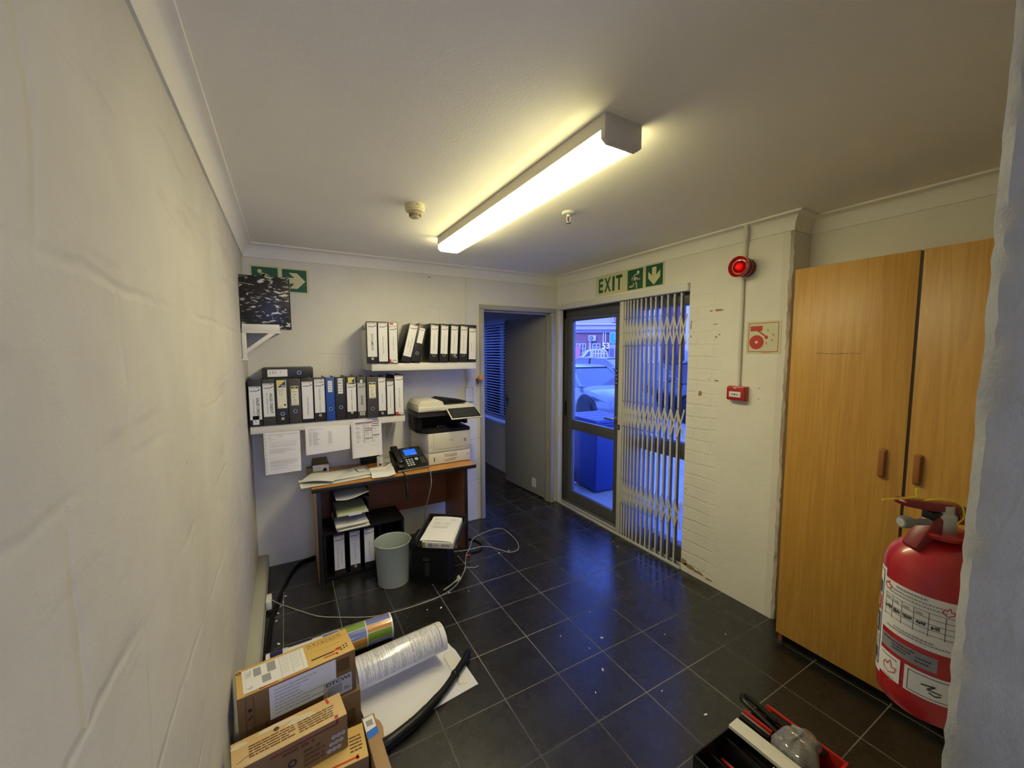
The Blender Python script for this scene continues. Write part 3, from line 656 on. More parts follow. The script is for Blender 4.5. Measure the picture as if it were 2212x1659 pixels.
t = thing('alarm_beacon', 'red fire alarm sounder beacon with lit lens on wall below cornice', 'alarm', (XR, 1.428, 2.10), 0); X0 = frame((0, 0, 0), (0, 1, 0), (0, 0, 1), (-1, 0, 0))
m = MB(); m.X = X0; m.lathe([(0, 0), (.052, 0), (.054, .02), (.050, .022), (.050, .026), (.055, .03), (.055, .055), (.048, .06), (0, .06)], 'maroon')
for i in range(10):
    a = 2*PI*i/10; m.box((.0545*math.cos(a), .0545*math.sin(a), .024), (.006, .006, .003), 'black')
m.build('base', t)
m = MB(); m.X = X0; m.lathe([(.046, .058), (.058, .075), (.061, .10), (.058, .101), (.045, .085), (0, .082)], 'red', None, 40, False); m.build('sounder_cone', t)
m = MB(); m.X = X0; m.lathe([(.036, .083), (.034, .098), (.024, .109), (.010, .114), (0, .115)], 'lens', None, 28, False)
m.lathe([(.02, .083), (.018, .098), (.008, .104), (0, .105)], 'strobe', None, 20, False); m.build('lens', t)

t = thing('break_glass_call_point', 'small red break glass call point at end of the white conduit', 'fire alarm call point', (XR, 1.444, 1.337)); X0 = frame((0, 0, 0), (0, -1, 0), (0, 0, 1), (-1, 0, 0))
m = MB(); m.X = X0; m.b2((-.058, -.045, 0), (.058, .045, .03), 'red', .004); m.b2((-.054, -.041, .028), (.054, .041, .05), 'red', .006); m.text('FIRE', .011, 'paper', 0, .034, .0508, bold=.01); m.build('housing', t)
m = MB(); m.X = X0; m.b2((-.036, -.022, .049), (.036, .012, .0515), 'paper', .001); m.disc(0, -.005, .0055, 'ink', .052, 16)
for s in (-1, 1): m.poly([(s*.009, -.005), (s*.016, 0), (s*.016, -.01)], 'ink', .052); m.rect(min(s*.016, s*.026), -.0065, max(s*.016, s*.026), -.0035, 'ink', .052)
m.build('glass_plate', t)

t = thing('fire_alarm_sign', 'square cream sign with red bell and hammer symbol beside the conduit', 'sign', (XR, 1.317, 1.68)); 
m = MB(); m.X = X0; m.b2((-.098, -.097, 0), (.098, .097, .002), 'glow2'); m.build('panel', t)
m = MB(); m.X = X0; s_ = .084
for a, b_ in (((-s_, -s_), (s_, -s_)), ((s_, -s_), (s_, s_)), ((s_, s_), (-s_, s_)), ((-s_, s_), (-s_, -s_))): m.stroke([a, b_], .0035, 'signred', .0026)
m.ring(-.037, -.028, .009, .042, 'signred', .0026, 32); m.poly([(-.075, .038), (-.005, .038), (-.005, .068), (-.075, .068)], 'signred', .0026)
m.stroke([(-.03, .04), (.016, .004)], .008, 'signred', .0026); m.disc(.018, 0, .010, 'signred', .0027)
for bx, by in ((.026, .04), (.055, .014), (.05, -.018), (.02, -.034)):
    m.poly([(bx-.008, by+.012), (bx+.004, by+.002), (bx-.001, by+.001), (bx+.009, by-.012), (bx-.004, by-.002), (bx+.001, by-.001)], 'signred', .0026)
m.scribble(-.005, -.091, .06, 1, .01, .003, 'signred', .0026); m.build('symbol', t)

m = MB(); m.tube([(2.449, 1.446, 1.37), (2.449, 1.446, 2.042)], .0105, 'conduit', 12); m.tube([(2.449, 1.442, 2.158), (2.449, 1.44, 2.235), (2.425, 1.425, 2.285), (2.412, 1.418, 2.354)], .013, 'conduit', 12, smooth=4)
t = m.build('conduit_pipe'); tag(t, 'white painted conduit running down wall from ceiling to red call point', 'conduit')
m = MB()   # chips where the paint has come off the brickwork
for y, z, w, h in ((1.715, 1.31, .016, .020), (1.60, 1.865, .034, .008), (1.655, 1.865, .012, .006), (1.62, 1.775, .02, .004), (1.60, 1.405, .018, .006), (1.655, 1.41, .006, .004), (1.80, 1.80, .006, .010), (1.803, 1.77, .005, .025), (1.80, 1.70, .004, .012), (1.795, .07, .03, .022), (1.75, .055, .05, .016), (1.68, .045, .05, .012), (1.60, .035, .03, .008), (1.327, 1.377, .004, .004), (1.327, 1.312, .004, .004)):
    k = 12; m.poly([(y+w*math.cos(2*PI*i/k)*random.uniform(.7, 1.15), z+h*math.sin(2*PI*i/k)*random.uniform(.7, 1.15)) for i in range(k)], 'chiptone', 0, frame((XR-.0006, 0, 0), (0, 1, 0), (0, 0, 1), (-1, 0, 0)))
tag(m.build('trim_2', None, 0), kind='structure')

# ------------------------------------------------------------------ things on the back wall
t = thing('arrow_exit_sign', 'green running man and right arrow sign partly hidden behind the marbled file', 'sign', (0, YB, 2.121)); X0 = frame((0, 0, 0), (1, 0, 0), (0, 0, 1), (0, -1, 0))
m = MB(); m.X = X0; m.b2((-.197, -.094, 0), (-.012, .094, .002), 'glow'); m.b2((-.011, -.094, 0), (.174, .090, .002), 'glow'); m.build('panel', t)
m = MB(); m.X = X0; m.b2((-.183, -.08, 0), (-.024, .08, .003), 'green'); runner(m, -.103, 0, .165, -1); m.build('running_man_panel', t)
m = MB(); m.X = X0; m.b2((.003, -.082, 0), (.160, .078, .003), 'green'); arrow(m, .08, -.002, .17, PI/2); m.build('arrow_panel', t)
m = MB(); m.b2((-.0375, 0, -.064), (.0375, -.026, .064), 'trim_white', .004, T(1.455, YB, 1.207)); m.ring(0, 0, .006, .008, 'inkg', .0005, 20, onB(1.455, 1.195, YB-.026)); m.disc(0, 0, .003, 'inkg', .0005, 10, onB(1.455, 1.160, YB-.026))
tag(m.build('blank_outlet_plate'), 'white rectangular outlet plate on wall behind the printer', 'outlet')
m = MB(); m.b2((1.432, YB-.012, 1.272), (1.452, YB, 2.262), 'trim_white', .002); tag(m.build('wall_trunking_strip'), 'thin white vertical cable trunking from cornice down to the outlet plate', 'cable trunking')
t = thing('key_bunch', 'bunch of keys with orange tag hanging on the grey door frame', 'keys', (1.54, 3.352, 1.372))
m = MB(); m.tube([(0, 0, .0), (0, -.03, .0), (0, -.032, .008)], .0025, 'steel', 8); m.tube([(.012*math.cos(a), -.026, -.012+.012*math.sin(a)) for a in [2*PI*i/16 for i in range(17)]], .0013, 'steel', 6); m.build('hook_ring', t)
m = MB(); m.lathe([(0, 0), (.024, 0), (.026, .006), (.024, .012), (0, .012)], 'orange', T(.012, -.035, -.01) @ RX(1.3) @ RZ(.3), 20); m.build('tag', t)
m = MB(); m.prism([(-.012, 0), (.012, 0), (.016, -.05), (-.014, -.055)], .006, 'brownkey', frame((-.026, -.03, -.02), (.9, 0, .3), (-.3, 0, .9), (0, -1, 0)), .002); m.build('fob', t)
m = MB(); m.prism([(-.004, 0), (.004, 0), (.004, -.035), (-.001, -.04), (-.004, -.032)], .002, 'steel', frame((.0, -.03, -.022), (1, 0, 0), (0, 0, 1), (0, -1, 0)))
m.b2((-.010, -.033, -.06), (.0, -.028, -.04), 'black', .001); m.build('key', t)
# ------------------------------------------------------------------ shelves
t = thing('wall_shelf', 'upper white shelf carrying the DOCUMENTS file near the inner doorway', 'shelf', (.98, YB, 1.455)); G = T(-.98, -YB, -1.455)
m = MB(); m.X = G; m.b2((.556, 3.09, 1.455), (1.405, YB, 1.512), 'shelf_white', .003); m.build('board', t)
m = MB(); m.X = G; m.b2((.528, 3.17, 1.462), (.555, YB, 1.765), 'shelf_white', .002); m.build('end_bracket', t)
t = thing('wall_shelf', 'lower white shelf with SALES CREDIT files and papers taped along its edge', 'shelf', (.285, YB, 1.058)); G = T(-.285, -YB, -1.058)
m = MB(); m.X = G; m.b2((-.222, 3.082, 1.058), (.792, YB, 1.11), 'shelf_white', .003); m.build('board', t)
m = MB(); m.X = G; m.prism([(3.345, 1.058), (3.12, 1.058), (3.12, 1.04), (3.35, .88), (3.37, .88), (3.37, 1.058)], .022, 'shelf_white', frame((.70, 0, 0), (0, 1, 0), (0, 0, 1), (1, 0, 0))); m.build('bracket', t)
t = thing('corner_shelf', 'little white corner shelf on diagonal bracket holding the marbled file', 'shelf', (-.13, 3.17, 1.725)); G = T(.13, -3.17, -1.725)
m = MB(); m.X = G; m.b2((XL, 2.985, 1.728), (-.03, YB, 1.745), 'shelf_white', .002); m.b2((-.228, 2.968, 1.733), (-.026, 2.984, 1.774), 'shelf_white', .002); m.b2((-.228, 2.970, 1.718), (-.022, 3.0, 1.735), 'shelf_white', .002); m.build('board', t)
m = MB(); m.X = G; m.b2((-.232, 2.972, 1.555), (-.208, 2.992, 1.72), 'shelf_white', .002); m.b2((-.235, 2.968, 1.55), (-.203, 2.996, 1.558), 'shelf_white')
m.prism([(-.21, 1.59), (-.21, 1.618), (-.085, 1.72), (-.045, 1.72)], .018, 'shelf_white', frame((0, 2.99, 0), (1, 0, 0), (0, 0, 1), (0, -1, 0)), .001); m.build('bracket', t)

# ------------------------------------------------------------------ lever arch files
def header(m, x0, x1, y, red=True, logo=True):
    """strip at the head of a printed spine label: grey print, PART, a rule and the swoosh logo"""
    w = x1-x0
    for i in range(6): m.rect(x0+w*(.07+.075*i), y-.006-.0035, x0+w*(.07+.075*i+.05), y-.006+.0035, 'inkg', .0007)
    m.textw('PART', w*.36, .0125, 'inkr' if red else 'ink', x0+w*.74, y-.006, .0009, bold=.03, skew=.15)
    m.rect(x0, y-.017, x1, y-.0163, 'inkg', .0007)
    if logo:
        m.textw('motus', w*.60, .014, 'ink', x0+w*.40, y-.030, .0007, bold=.03, skew=.2)
        m.poly([(x0+w*.70, y-.031), (x0+w*.80, y-.022), (x0+w*.97, y-.018), (x0+w*.84, y-.029)], 'ink', .0008)
def plate(m, x0, x1, y0, y1, mt='label', th=.0006): m.b2((x0, y0, 0), (x1, y1, th), mt)
def printed(txt, y0=.06, y1=.30, red=True, size=.012, sub=None, pad=.004, ty=.5, bold=0., both=False, mt='label', tlen=None):
    def fn(m, w):
        x0, x1 = -w/2+pad, w/2-pad; plate(m, x0, x1, y0, y1, mt)
        yy = y1
        if both: header(m, x0, x1, y1, True, False); yy = y1-.017
        header(m, x0, x1, yy, red)
        body = (yy-.045)-y0; cy = y0+body*ty
        L = tlen or min(body*.86, len(txt)*size*.72)
        if sub is None: m.textw(txt, L, size, 'ink', 0, cy, .0008, -PI/2, bold=bold)
        else:
            m.textw(txt, L, size, 'ink', w*.17, cy, .0008, -PI/2, bold=bold); m.textw(sub, min(body*.78, len(sub)*.0072), .0085, 'ink', -w*.14, cy, .0008, -PI/2)
    return fn
def catalog(y0, y1, x=.62):
    def fn(m, w):
        a, b = -w*x/2, w*x/2; plate(m, a, b, y0, y1, 'label_cream'); h = y1-y0
        m.rect(a+.002, y1-.016, b-.002, y1-.004, 'ink', .0008); m.text('FILE', .009, 'label_cream', 0, y1-.010, .001, bold=.02)
        m.rect(a+.002, y1-.024, b-.002, y1-.018, 'yellow', .0008)
        for i in range(4): m.textw(['Deposits', 'Recon', '2021 -', '2022'][i], (b-a)*[.7, .5, .45, .4][i], .015, 'inkb', -.004+.003*(i % 2), y1-.038-i*h*.145, .0008, skew=.3)
        m.rect(a+.002, y0+.004, b-.002, y0+.007, 'ink', .0008); m.scribble(a+.008, y0+.028, (b-a)*.6, 4, .004, .0012, 'inkg', .0008)
    return fn
def croxley(m, w):
    a, b = -w*.37, w*.37; y0, y1 = .105, .30; plate(m, a, b, y0, y1, 'label_cream')
    m.poly([(a+.004, y1-.048), (b-.004, y1-.003), (a+.004, y1-.003)], 'yellow', .0008); m.poly([(a+.004, y1-.048), (b-.004, y1-.048), (b-.004, y1-.003)], 'navy', .0009)
    for i in range(2): m.rect(-.002, y1-.036-i*.007, b-.007, y1-.033-i*.007, 'label', .0011)
    for i in range(4): m.textw(['Payments', 'June', 'Stock 21', 'Inv'][i], [.036, .026, .032, .02][i], .012, 'inkb', -.004, y1-.062-i*.013, .0008, skew=.3)
    for i in range(3): m.rect(a+.004, y1-.118-i*.012, b-.006, y1-.1173-i*.012, 'inkg', .0008)
    m.rect(b-.018, y0+.022, b-.006, y0+.034, 'ink', .0008); m.rect(a+.003, y0+.012, a+.028, y0+.02, 'yellow', .0008); m.rect(a, y0, b, y0+.006, 'navy', .0008)
def sticker(y0, y1, xw, lines):
    def fn(m, w):
        plate(m, -w*xw/2, w*xw/2, y0, y1)
        for i, s in enumerate(lines): m.textw(s, w*xw*.8, .013, 'inkb', 0, y1-.015-i*(y1-y0-.02)/max(1, len(lines)-.4), .0008, bold=.02, skew=.2)
    return fn
def extra(base, more):
    def fn(m, w): base(m, w); more(m, w)
    return fn
def barcode(m, x0, y0, x1, y1):
    m.b2((x0, y0, 0), (x1, y1, .0008), 'label'); x = x0+.003
    while x < x1-.003:
        l = random.choice((.0008, .0014, .002)); m.rect(x, y0+.003, min(x+l, x1-.002), y1-.003, 'ink', .001); x += l+random.choice((.0008, .0014))

def lever_file(label, w, h, lab=None, ring=.075, col='file_black', d=.275, group=None, eyelet=None, loc=(0, 0, 0), lean=0., rz=0., cat='file', papers=True, extra_up=0.):
    t = thing('lever_arch_file', label, cat, loc, rz, group, lean)
    m = MB(); m.b2((-w/2, 0, 0), (w/2, .003, h), col, .001)
    m.b2((-w/2, .003, 0), (-w/2+.003, d, h), col, .001); m.b2((w/2-.003, .003, 0), (w/2, d, h), col, .001); m.build('cover', t)
    if papers:
        m = MB(); q = w/2-.005; m.b2((-q*.9, .045, .008), (q*.8, d-.022, h-.022), 'paper2')
        for i in range(3): m.b2((-q*.9+.002+i*q*.5, .05, .01), (-q*.9+.004+i*q*.5, d-.012-.004*i, h-.012+.003*(i % 2)), 'paper')
        m.build('papers', t)
    F = frame((0, -.0002, 0), (1, 0, 0), (0, 0, 1), (0, -1, 0))
    if ring:
        m = MB(); m.X = F; m.disc(0, ring, .0095, 'ink', .0006, 20); m.ring(0, ring, .0092, .0128, 'steel', .0012, 24)
        tag(m.build('finger_ring', t), 'metal finger ring')
    if eyelet:
        m = MB(); m.X = F; m.ring(0, eyelet, .0045, .009, 'label_cream', .001, 10); m.build('eyelet', t)
    if lab:
        m = MB(); m.X = F; lab(m, w); m.build('spine_label', t)
    return t
LBZ, UBZ = 1.1105, 1.5125
GL, GU, GC = 'lever arch files on the lower shelf', 'lever arch files on the upper shelf', 'lever arch files in the black cabinet'
def LB(label, xa, xb, top, bot=None, y=3.075, lean=0., z=LBZ, **k):
    w = xb-xa-.002; return lever_file(label, w, top-z, loc=((xa+xb)/2, y, z), lean=lean, group=GL, **k)
def tab(m, w): plate(m, -w*.25, w*.22, .012, .07); m.textw('53907', .05, .012, 'inkb', -w*.06, .05, .0009, -PI/2, skew=.2)
LB('black file labelled SALES CREDIT, leftmost on the lower shelf against the wall', -.223, -.147, 1.419, lab=extra(printed('SALES CREDIT', .045, .265, False, .0215, 'FROM ADR53908 TO', ty=.44, bold=.02, tlen=.135), tab), ring=0)
LB('black file labelled SALES CREDIT, second from left on the lower shelf', -.146, -.072, 1.421, lab=printed('SALES CREDIT', .06, .282, False, .0215, 'FROM ADR0098 TO ADR53907', ty=.5, bold=.02, tlen=.135), ring=0, col='file_grey')
LB('black file with yellow and navy spine label and two rings, lower shelf', -.071, .005, 1.423, lab=croxley, ring=.073, eyelet=.04)
LB('black file with cream handwritten spine label under the flat file', .006, .081, 1.421, lab=catalog(.125, .258), ring=.085, col='file_grey')
LB('black file labelled TEMP CREDIT INCREASE under right end of the flat file', .082, .158, 1.420, lab=printed('TEMP CREDIT INCREASE', .026, .285, True, .011, ty=.42, tlen=.125), ring=0)
LB('black file with double PART heading left of the blue file', .159, .233, 1.421, lab=printed('FROM ADR7801 TO 1575110', .063, .30, False, .012, both=True, ty=.5, tlen=.165), ring=0, eyelet=.045)
LB('narrow blue file with a small white sticker on the lower shelf', .235, .294, 1.419, lab=sticker(.205, .285, .5, ['Sort', 'Pay to', '+', 'All Invs']), ring=.085, col='file_blue', d=.27)
LB('black file with tall narrow white handwritten sticker, right of the blue file', .296, .368, 1.419, lab=sticker(.19, .30, .46, ['Sort', 'Mar', '21-22', '+', 'Old inv']), ring=.092)
def yel(m, w): plate(m, -w*.30, w*.36, .255, .303, 'label_cream'); m.poly([(-w*.26, .258), (w*.32, .30), (-w*.26, .30)], 'yellow', .0008); m.poly([(w*.02, .275), (w*.32, .262), (w*.32, .30)], 'navy', .0009)
LB('black file with yellow corner above its white FROM ADR8601 label', .3695, .441, 1.422, lab=extra(yel, printed('FROM ADR8601 TO ADR8700', .055, .265, False, .011, ty=.5, tlen=.15)), ring=0, eyelet=.048)
def bc(m, w): barcode(m, -w*.25, .022, w*.3, .046); plate(m, -.008, .008, .262, .285)
LB('black file with grey label reading ADR500 on the lower shelf', .4425, .508, 1.418, lab=extra(printed('ADR500', .05, .262, False, .021, ty=.5, bold=.02, mt='label_grey', tlen=.07), bc), ring=0, col='file_grey')
LB('charcoal file with cream handwritten label pulled forward on the lower shelf', .510, .588, 1.414, y=3.06, lab=catalog(.145, .265), ring=.068, col='file_grey')
LB('black file with sparse white label, third from right on lower shelf', .590, .652, 1.412, lab=printed('CASH UP FORMS', .045, .295, True, .008, ty=.45, tlen=.07), ring=0, eyelet=.026)
LB('thin black file labelled CASH CUSTOMER DETAILS on the lower shelf', .653, .711, 1.398, lab=printed('CASH CUSTOMER DETAILS', .014, .265, True, .008, ty=.55, tlen=.13), ring=0)
def redb(m, w): plate(m, -w*.4, w*.46, .004, .028); m.rect(-w*.4, .004, w*.1, .012, 'inkr', .0008); m.rect(-w*.4, .012, -w*.1, .026, 'inkr', .0008); m.rect(w*.0, .016, w*.4, .019, 'inkg', .0008)
LB('black file labelled AZ PETTY CASH CLAIM, rightmost on lower shelf', .7125, .785, 1.423, lab=extra(printed('AZ PETTY CASH CLAIM', .028, .305, True, .0115, ty=.47, tlen=.15), redb), ring=0)
def flat_label(m, w):
    plate(m, -w*.36, w*.36, .155, .27)
    for y, s in ((.255, 'Bank'), (.240, 'Slips'), (.225, '2021'), (.195, 'A')): m.text(s, .013, 'inkb', .006, y, .0009, 0)
# one file lies across the tops of its neighbours
t = lever_file('black file lying flat on top of the standing lower shelf files', .066, .302, flat_label, .085, loc=(-.141, 3.073, 1.4255+.033), group=GL)
t.rotation_euler = (0, -PI/2, 0)
t.location = (.161, 3.073, 1.4265+.033)

def UB(label, xa, xb, top, lean=0., w=None, **k):
    k['rz'] = -.13 if xa < .65 else (-.12 if xa < .7 else (-.05 if xa < .9 else 0.))
    ww = w or (xb-xa-.002); return lever_file(label, ww, top-UBZ, loc=((xa+xb)/2, 3.08, UBZ+ww/2*math.sin(lean)), lean=lean, group=GU, **k)
UB('black file labelled DOCUMENTS, leftmost on the upper shelf', .523, .600, 1.823, lab=printed('DOCUMENTS', .05, .303, True, .021, ty=.52, bold=.015, tlen=.122), ring=0, eyelet=.036)
UB('black file labelled ORDER REQUISITION FORMS, second on the upper shelf', .603, .677, 1.823, lab=printed('ORDER REQUISITION FORMS', .014, .303, True, .0095, ty=.5, tlen=.135), ring=0)
def redtop(m, w): plate(m, -w*.42, w*.42, .003, .306); m.rect(-w*.35, .292, w*.05, .303, 'inkr', .0008); m.rect(-w*.42, .004, -w*.05, .012, 'inkr', .0008); m.rect(-w*.42, .012, -w*.25, .03, 'inkr', .0008)
def pt(m, w): header(m, -w*.42, w*.42, .285, True); m.textw('CASH UP CREDIT CARD', .11, .008, 'ink', 0, .15, .0009, -PI/2); m.rect(-w*.1, .018, w*.3, .026, 'inkg', .0009)
UB('black file with red corners on its spine label, third on the upper shelf', .679, .751, 1.822, lab=extra(redtop, pt), ring=0)
UB('leaning black file with full white label, left one of the two tilted files', .770, .842, 1.812, lean=.245, lab=printed('INVOICE & APRIL 2021', .045, .295, True, .0095, 'BUDGETS', ty=.45, tlen=.11), ring=0)
UB('leaning black file with short cream label and finger ring on upper shelf', .846, .917, 1.815, lean=.235, lab=sticker(.15, .27, .62, ['Index']), ring=.07)
for i, (xa, xb, lab) in enumerate(((.990, 1.068, 'CREDIT APP MARCH 2020 DEPOSITS'), (1.072, 1.155, 'CREDIT APP JUNE 2020'), (1.160, 1.238, 'CREDIT APP JULY 2020'), (1.243, 1.322, 'CREDIT APP MAY 2021'))):
    o = UB(['black ringed file standing just right of the two tilted files', 'black ringed file second after the tilted files on upper shelf', 'black ringed file with scuffed white paint by its finger ring', 'black ringed file next to the last one on upper shelf'][i], xa, xb, 1.821, lean=.055, w=.070, lab=printed(lab, .068, .295, False, .0085, ty=.5, pad=.006, tlen=.13), ring=.058)
    if i == 2:
        m = MB(); m.X = frame((0, -.0012, 0), (1, 0, 0), (0, 0, 1), (0, -1, 0))
        for k in range(16): m.disc(.012+random.gauss(0, .008), .042+random.gauss(0, .012), random.uniform(.001, .0035), 'paper', .0001*k, 7)
        m.build('scuff', o)
UB('black file with black band above its white label, rightmost on upper shelf', 1.330, 1.402, 1.821, lean=.03, lab=printed('AZ PETTY CASH CLAIM', .022, .282, True, .0085, 'CONFIRMATION', ty=.48, tlen=.10), ring=0)

# marbled box file on the corner shelf
t = thing('marbled_file', 'black and white marbled lever arch file on small corner shelf', 'file', (-.095, 2.99, 1.746))
m = MB(); m.b2((-.137, 0, 0), (.130, .004, .331), 'marble', .001); m.build('front_cover', t)
m = MB(); m.b2((-.137, .072, 0), (.130, .076, .331), 'marble', .001); m.build('back_cover', t)
m = MB(); m.b2((.130, 0, 0), (.137, .076, .325), 'file_black', .002); m.b2((.1372, .014, .16), (.1378, .06, .315), 'label'); m.build('spine', t)
m = MB(); m.b2((-.128, .008, .006), (.10, .066, .30), 'paper2'); m.build('papers', t)

# ------------------------------------------------------------------ papers taped to the lower shelf
def sheet_on(name, label, pts, y, draw, holes=False, curl=.0):
    (x0, z1), (x1, z1b), (x1c, z0b), (x0c, z0) = pts
    cx, cz = (x0+x1)/2, z1
    t = thing(name, label, 'paper', (cx, y, cz))
    def fn(u, v):
        xa = x0+(x0c-x0)*v; xb = x1+(x1c-x1)*v; za = z1+(z0-z1)*v; zb = z1b+(z0b-z1b)*v
        return (xa+(xb-xa)*u-cx, -curl*math.sin(v*PI*.6)*(.6+.4*math.sin(u*3)), za+(zb-za)*u-cz)
    m = MB(); m.grid(lambda u, v: fn(u, 1-v), 8, 8, 'paper', None, 'paper', .0005)
    def P(u, v): p = fn(u, v); return (p[0], p[1]-.0009, p[2])
    draw(m, P); m.build('sheet', t)
    if holes:
        m = MB()
        for k in range(12):
            p = P(.025, .05+.08*k); m.disc(p[0], p[2], .0022, 'ink', 0, 8, frame((0, p[1]-.0002, 0), (1, 0, 0), (0, 0, 1), (0, -1, 0)))
        m.add([P(.05, .01), P(.055, .01), P(.055, .99), P(.05, .99)], [(0, 1, 2, 3)], 'inkg'); m.build('punched_margin', t)
def bar(m, P, u0, v0, u1, v1, mt): m.add([P(u0, v0), P(u1, v0), P(u1, v1), P(u0, v1)], [(0, 3, 2, 1)], mt)
def letter(m, P):
    bar(m, P, .13, .055, .93, .06, 'ink')
    for v, a, b in ((.09, .4, .5), (.105, .4, .52), (.10, .13, .17), (.13, .13, .19), (.16, .13, .3), (.19, .13, .2)): bar(m, P, a, v, b, v+.005, 'inkg')
    for v0, n_, e_ in ((.23, 1, .9), (.26, 1, .9), (.30, 1, .9), (.33, 2, .88), (.40, 2, .7), (.44, 2, .86), (.47, 2, .55), (.50, 1, .45), (.62, 1, .2), (.68, 2, .9), (.72, 3, .9), (.77, 2, .8), (.81, 2, .6), (.87, 2, .65)):
        for k in range(n_):
            u = .14
            while u < e_: l = random.uniform(.02, .08); bar(m, P, u, v0+k*.012, min(u+l, e_), v0+k*.012+.004, 'inkg'); u += l+.012
def table(m, P):
    bar(m, P, .07, .10, .36, .106, 'ink'); bar(m, P, .07, .15, .2, .155, 'ink')
    for k in range(16):
        v = .22+k*.03; bar(m, P, .07, v, .13, v+.008, 'inkg')
        for a, mx_ in ((.16, .18), (.5, .12)):
            bar(m, P, a, v, a+random.uniform(.4, 1)*mx_, v+.008, 'inkg')
def schedule(m, P):
    bar(m, P, .14, .075, .93, .095, 'inkp')
    for (a, b, v) in ((.14, .40, .10), (.44, .66, .10), (.70, .92, .03), (.70, .92, .13), (.70, .92, .185), (.44, .66, .24), (.44, .66, .29), (.70, .92, .43), (.44, .66, .50)):
        bar(m, P, a, v, b, v+.02, 'inkp' if v > .11 or a > .6 else 'inkg')
    for a in (.41, .67): bar(m, P, a, .095, a+.012, .62, 'ink')
    for k in range(30):
        v = .12+k*.017
        for a, w_ in ((.15, .2), (.36, .04), (.45, .18), (.71, .18)):
            if random.random() < .75: bar(m, P, a, v, a+w_*random.uniform(.4, 1), v+.005, 'inkg')
    bar(m, P, .14, .70, .35, .705, 'inkg'); bar(m, P, .6, .70, .9, .704, 'inkg')
sheet_on('paper_sheet', 'typed letter in punched plastic sleeve hanging left below the lower shelf', [(-.151, 1.06), (.063, 1.06), (.062, .778), (-.149, .776)], 3.079, letter, True, .004)
sheet_on('paper_sheet', 'landscape page with a printed list taped to middle of lower shelf edge', [(.097, 1.082), (.385, 1.068), (.382, .893), (.096, .880)], 3.0795, table, False, .012)
sheet_on('paper_sheet', 'page with purple table rows in punched sleeve hanging under the right files', [(.393, 1.098), (.609, 1.103), (.611, .819), (.399, .815)], 3.078, schedule, True, .005)

# ------------------------------------------------------------------ desk
t = thing('desk', 'cherry wood desk with black edging carrying the printer and phone', 'desk', (.70, 3.1, 0)); G = T(-.70, -3.1, 0)
m = MB(); m.X = G; m.b2((.11, 2.85, .671), (1.292, 3.345, .699), 'edgeblk', .003); m.b2((.1115, 2.853, .6985), (1.2905, 3.345, .7002), 'beech'); m.build('desktop', t)
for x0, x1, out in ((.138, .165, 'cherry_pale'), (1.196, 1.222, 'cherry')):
    m = MB(); m.X = G; m.b2((x0, 2.876, 0), (x1, 3.32, .671), out); m.b2((x0-.0005, 2.87, 0), (x1+.0005, 2.876, .671), 'edgeblk', .001); m.build('side_panel', t)
m = MB(); m.X = G; m.b2((.165, 3.295, .265), (1.196, 3.312, .671), 'cherry'); m.build('modesty_panel', t)

# black cabinet under the desk with three files
t = thing('black_cabinet', 'low open black cabinet under the desk holding three files', 'cabinet', (.447, 3.065, 0)); G = T(-.447, -3.065, 0)
m = MB(); m.X = G
for lo, hi in (((.172, 2.93, .0), (.188, 3.205, .335)), ((.710, 2.93, 0), (.726, 3.205, .335)), ((.172, 2.925, .335), (.726, 3.205, .352)), ((.188, 2.935, .014), (.710, 3.2, .028)), ((.188, 3.192, .028), (.710, 3.2, .335)), ((.188, 2.94, 0), (.71, 2.955, .014)), ((.545, 2.94, .028), (.553, 3.192, .335))): m.b2(lo, hi, 'blackm', .001)
m.build('body', t)
for i, (x, lab) in enumerate(((.2715, printed('PAYMENT REQUESTS', .04, .285, True, .009, 'AUG 2021 - MARCH 2024', ty=.45, tlen=.10)), (.3745, printed('AZ PETTY CASH CLAIM CONFIRMATION', .05, .294, True, .0085, ty=.5, tlen=.125)), (.4725, printed('DEPOSIT BOOKS AND BANK SLIPS', .045, .29, True, .008, ty=.5, tlen=.11)))):
    lever_file(['file labelled PAYMENT REQUESTS, left one in the black cabinet', 'file labelled AZ PETTY CASH CLAIM, middle one in the black cabinet', 'file nearest the waste bin inside the black cabinet'][i], .075, .30, lab, 0, loc=(x, 2.937, .0285), d=.245, group=GC, eyelet=[None, .036, None][i])
# letter trays with papers
t = thing('letter_tray', 'black three tier letter tray on cabinet under the desk', 'letter tray', (.362, 3.04, .352)); G = T(-.362, -3.04, -.352)
for z in (.355, .465, .575):
    m = MB(); m.X = G
    m.b2((.245, 2.89, z), (.480, 3.19, z+.003), 'black'); m.b2((.245, 2.95, z), (.248, 3.19, z+.04), 'black'); m.b2((.477, 2.95, z), (.480, 3.19, z+.04), 'black'); m.b2((.245, 3.187, z), (.480, 3.19, z+.04), 'black'); m.build('tray', t)
m = MB(); m.X = G
for x in (.247, .478):
    for y in (2.97, 3.16): m.b2((x-.003, y-.006, .352), (x+.003, y+.006, .612), 'black')
m.build('uprights', t)
def loose(name, label, x0, x1, y0, y1, z, mt, fn, group=None, rz=0., n=10, print_=None, cat='paper'):
    cx, cy = (x0+x1)/2, (y0+y1)/2; t = thing(name, label, cat, (cx, cy, z), rz, group)
    m = MB(); m.grid(lambda u, v: ((u-.5)*(x1-x0), (v-.5)*(y1-y0), fn(u, v)), n, n, mt, None, mt, .0008)
    if print_: print_(m, x1-x0, y1-y0)
    m.build('sheet', t)
    return t
loose('paper_stack', 'curling sheets in top letter tray under the desk', .255, .472, 2.868, 3.16, .592, 'paper', lambda u, v: .004+.028*max(0, .35-v)*-1.2*math.sin(u*4.5)+.012*u*u)
m = MB()
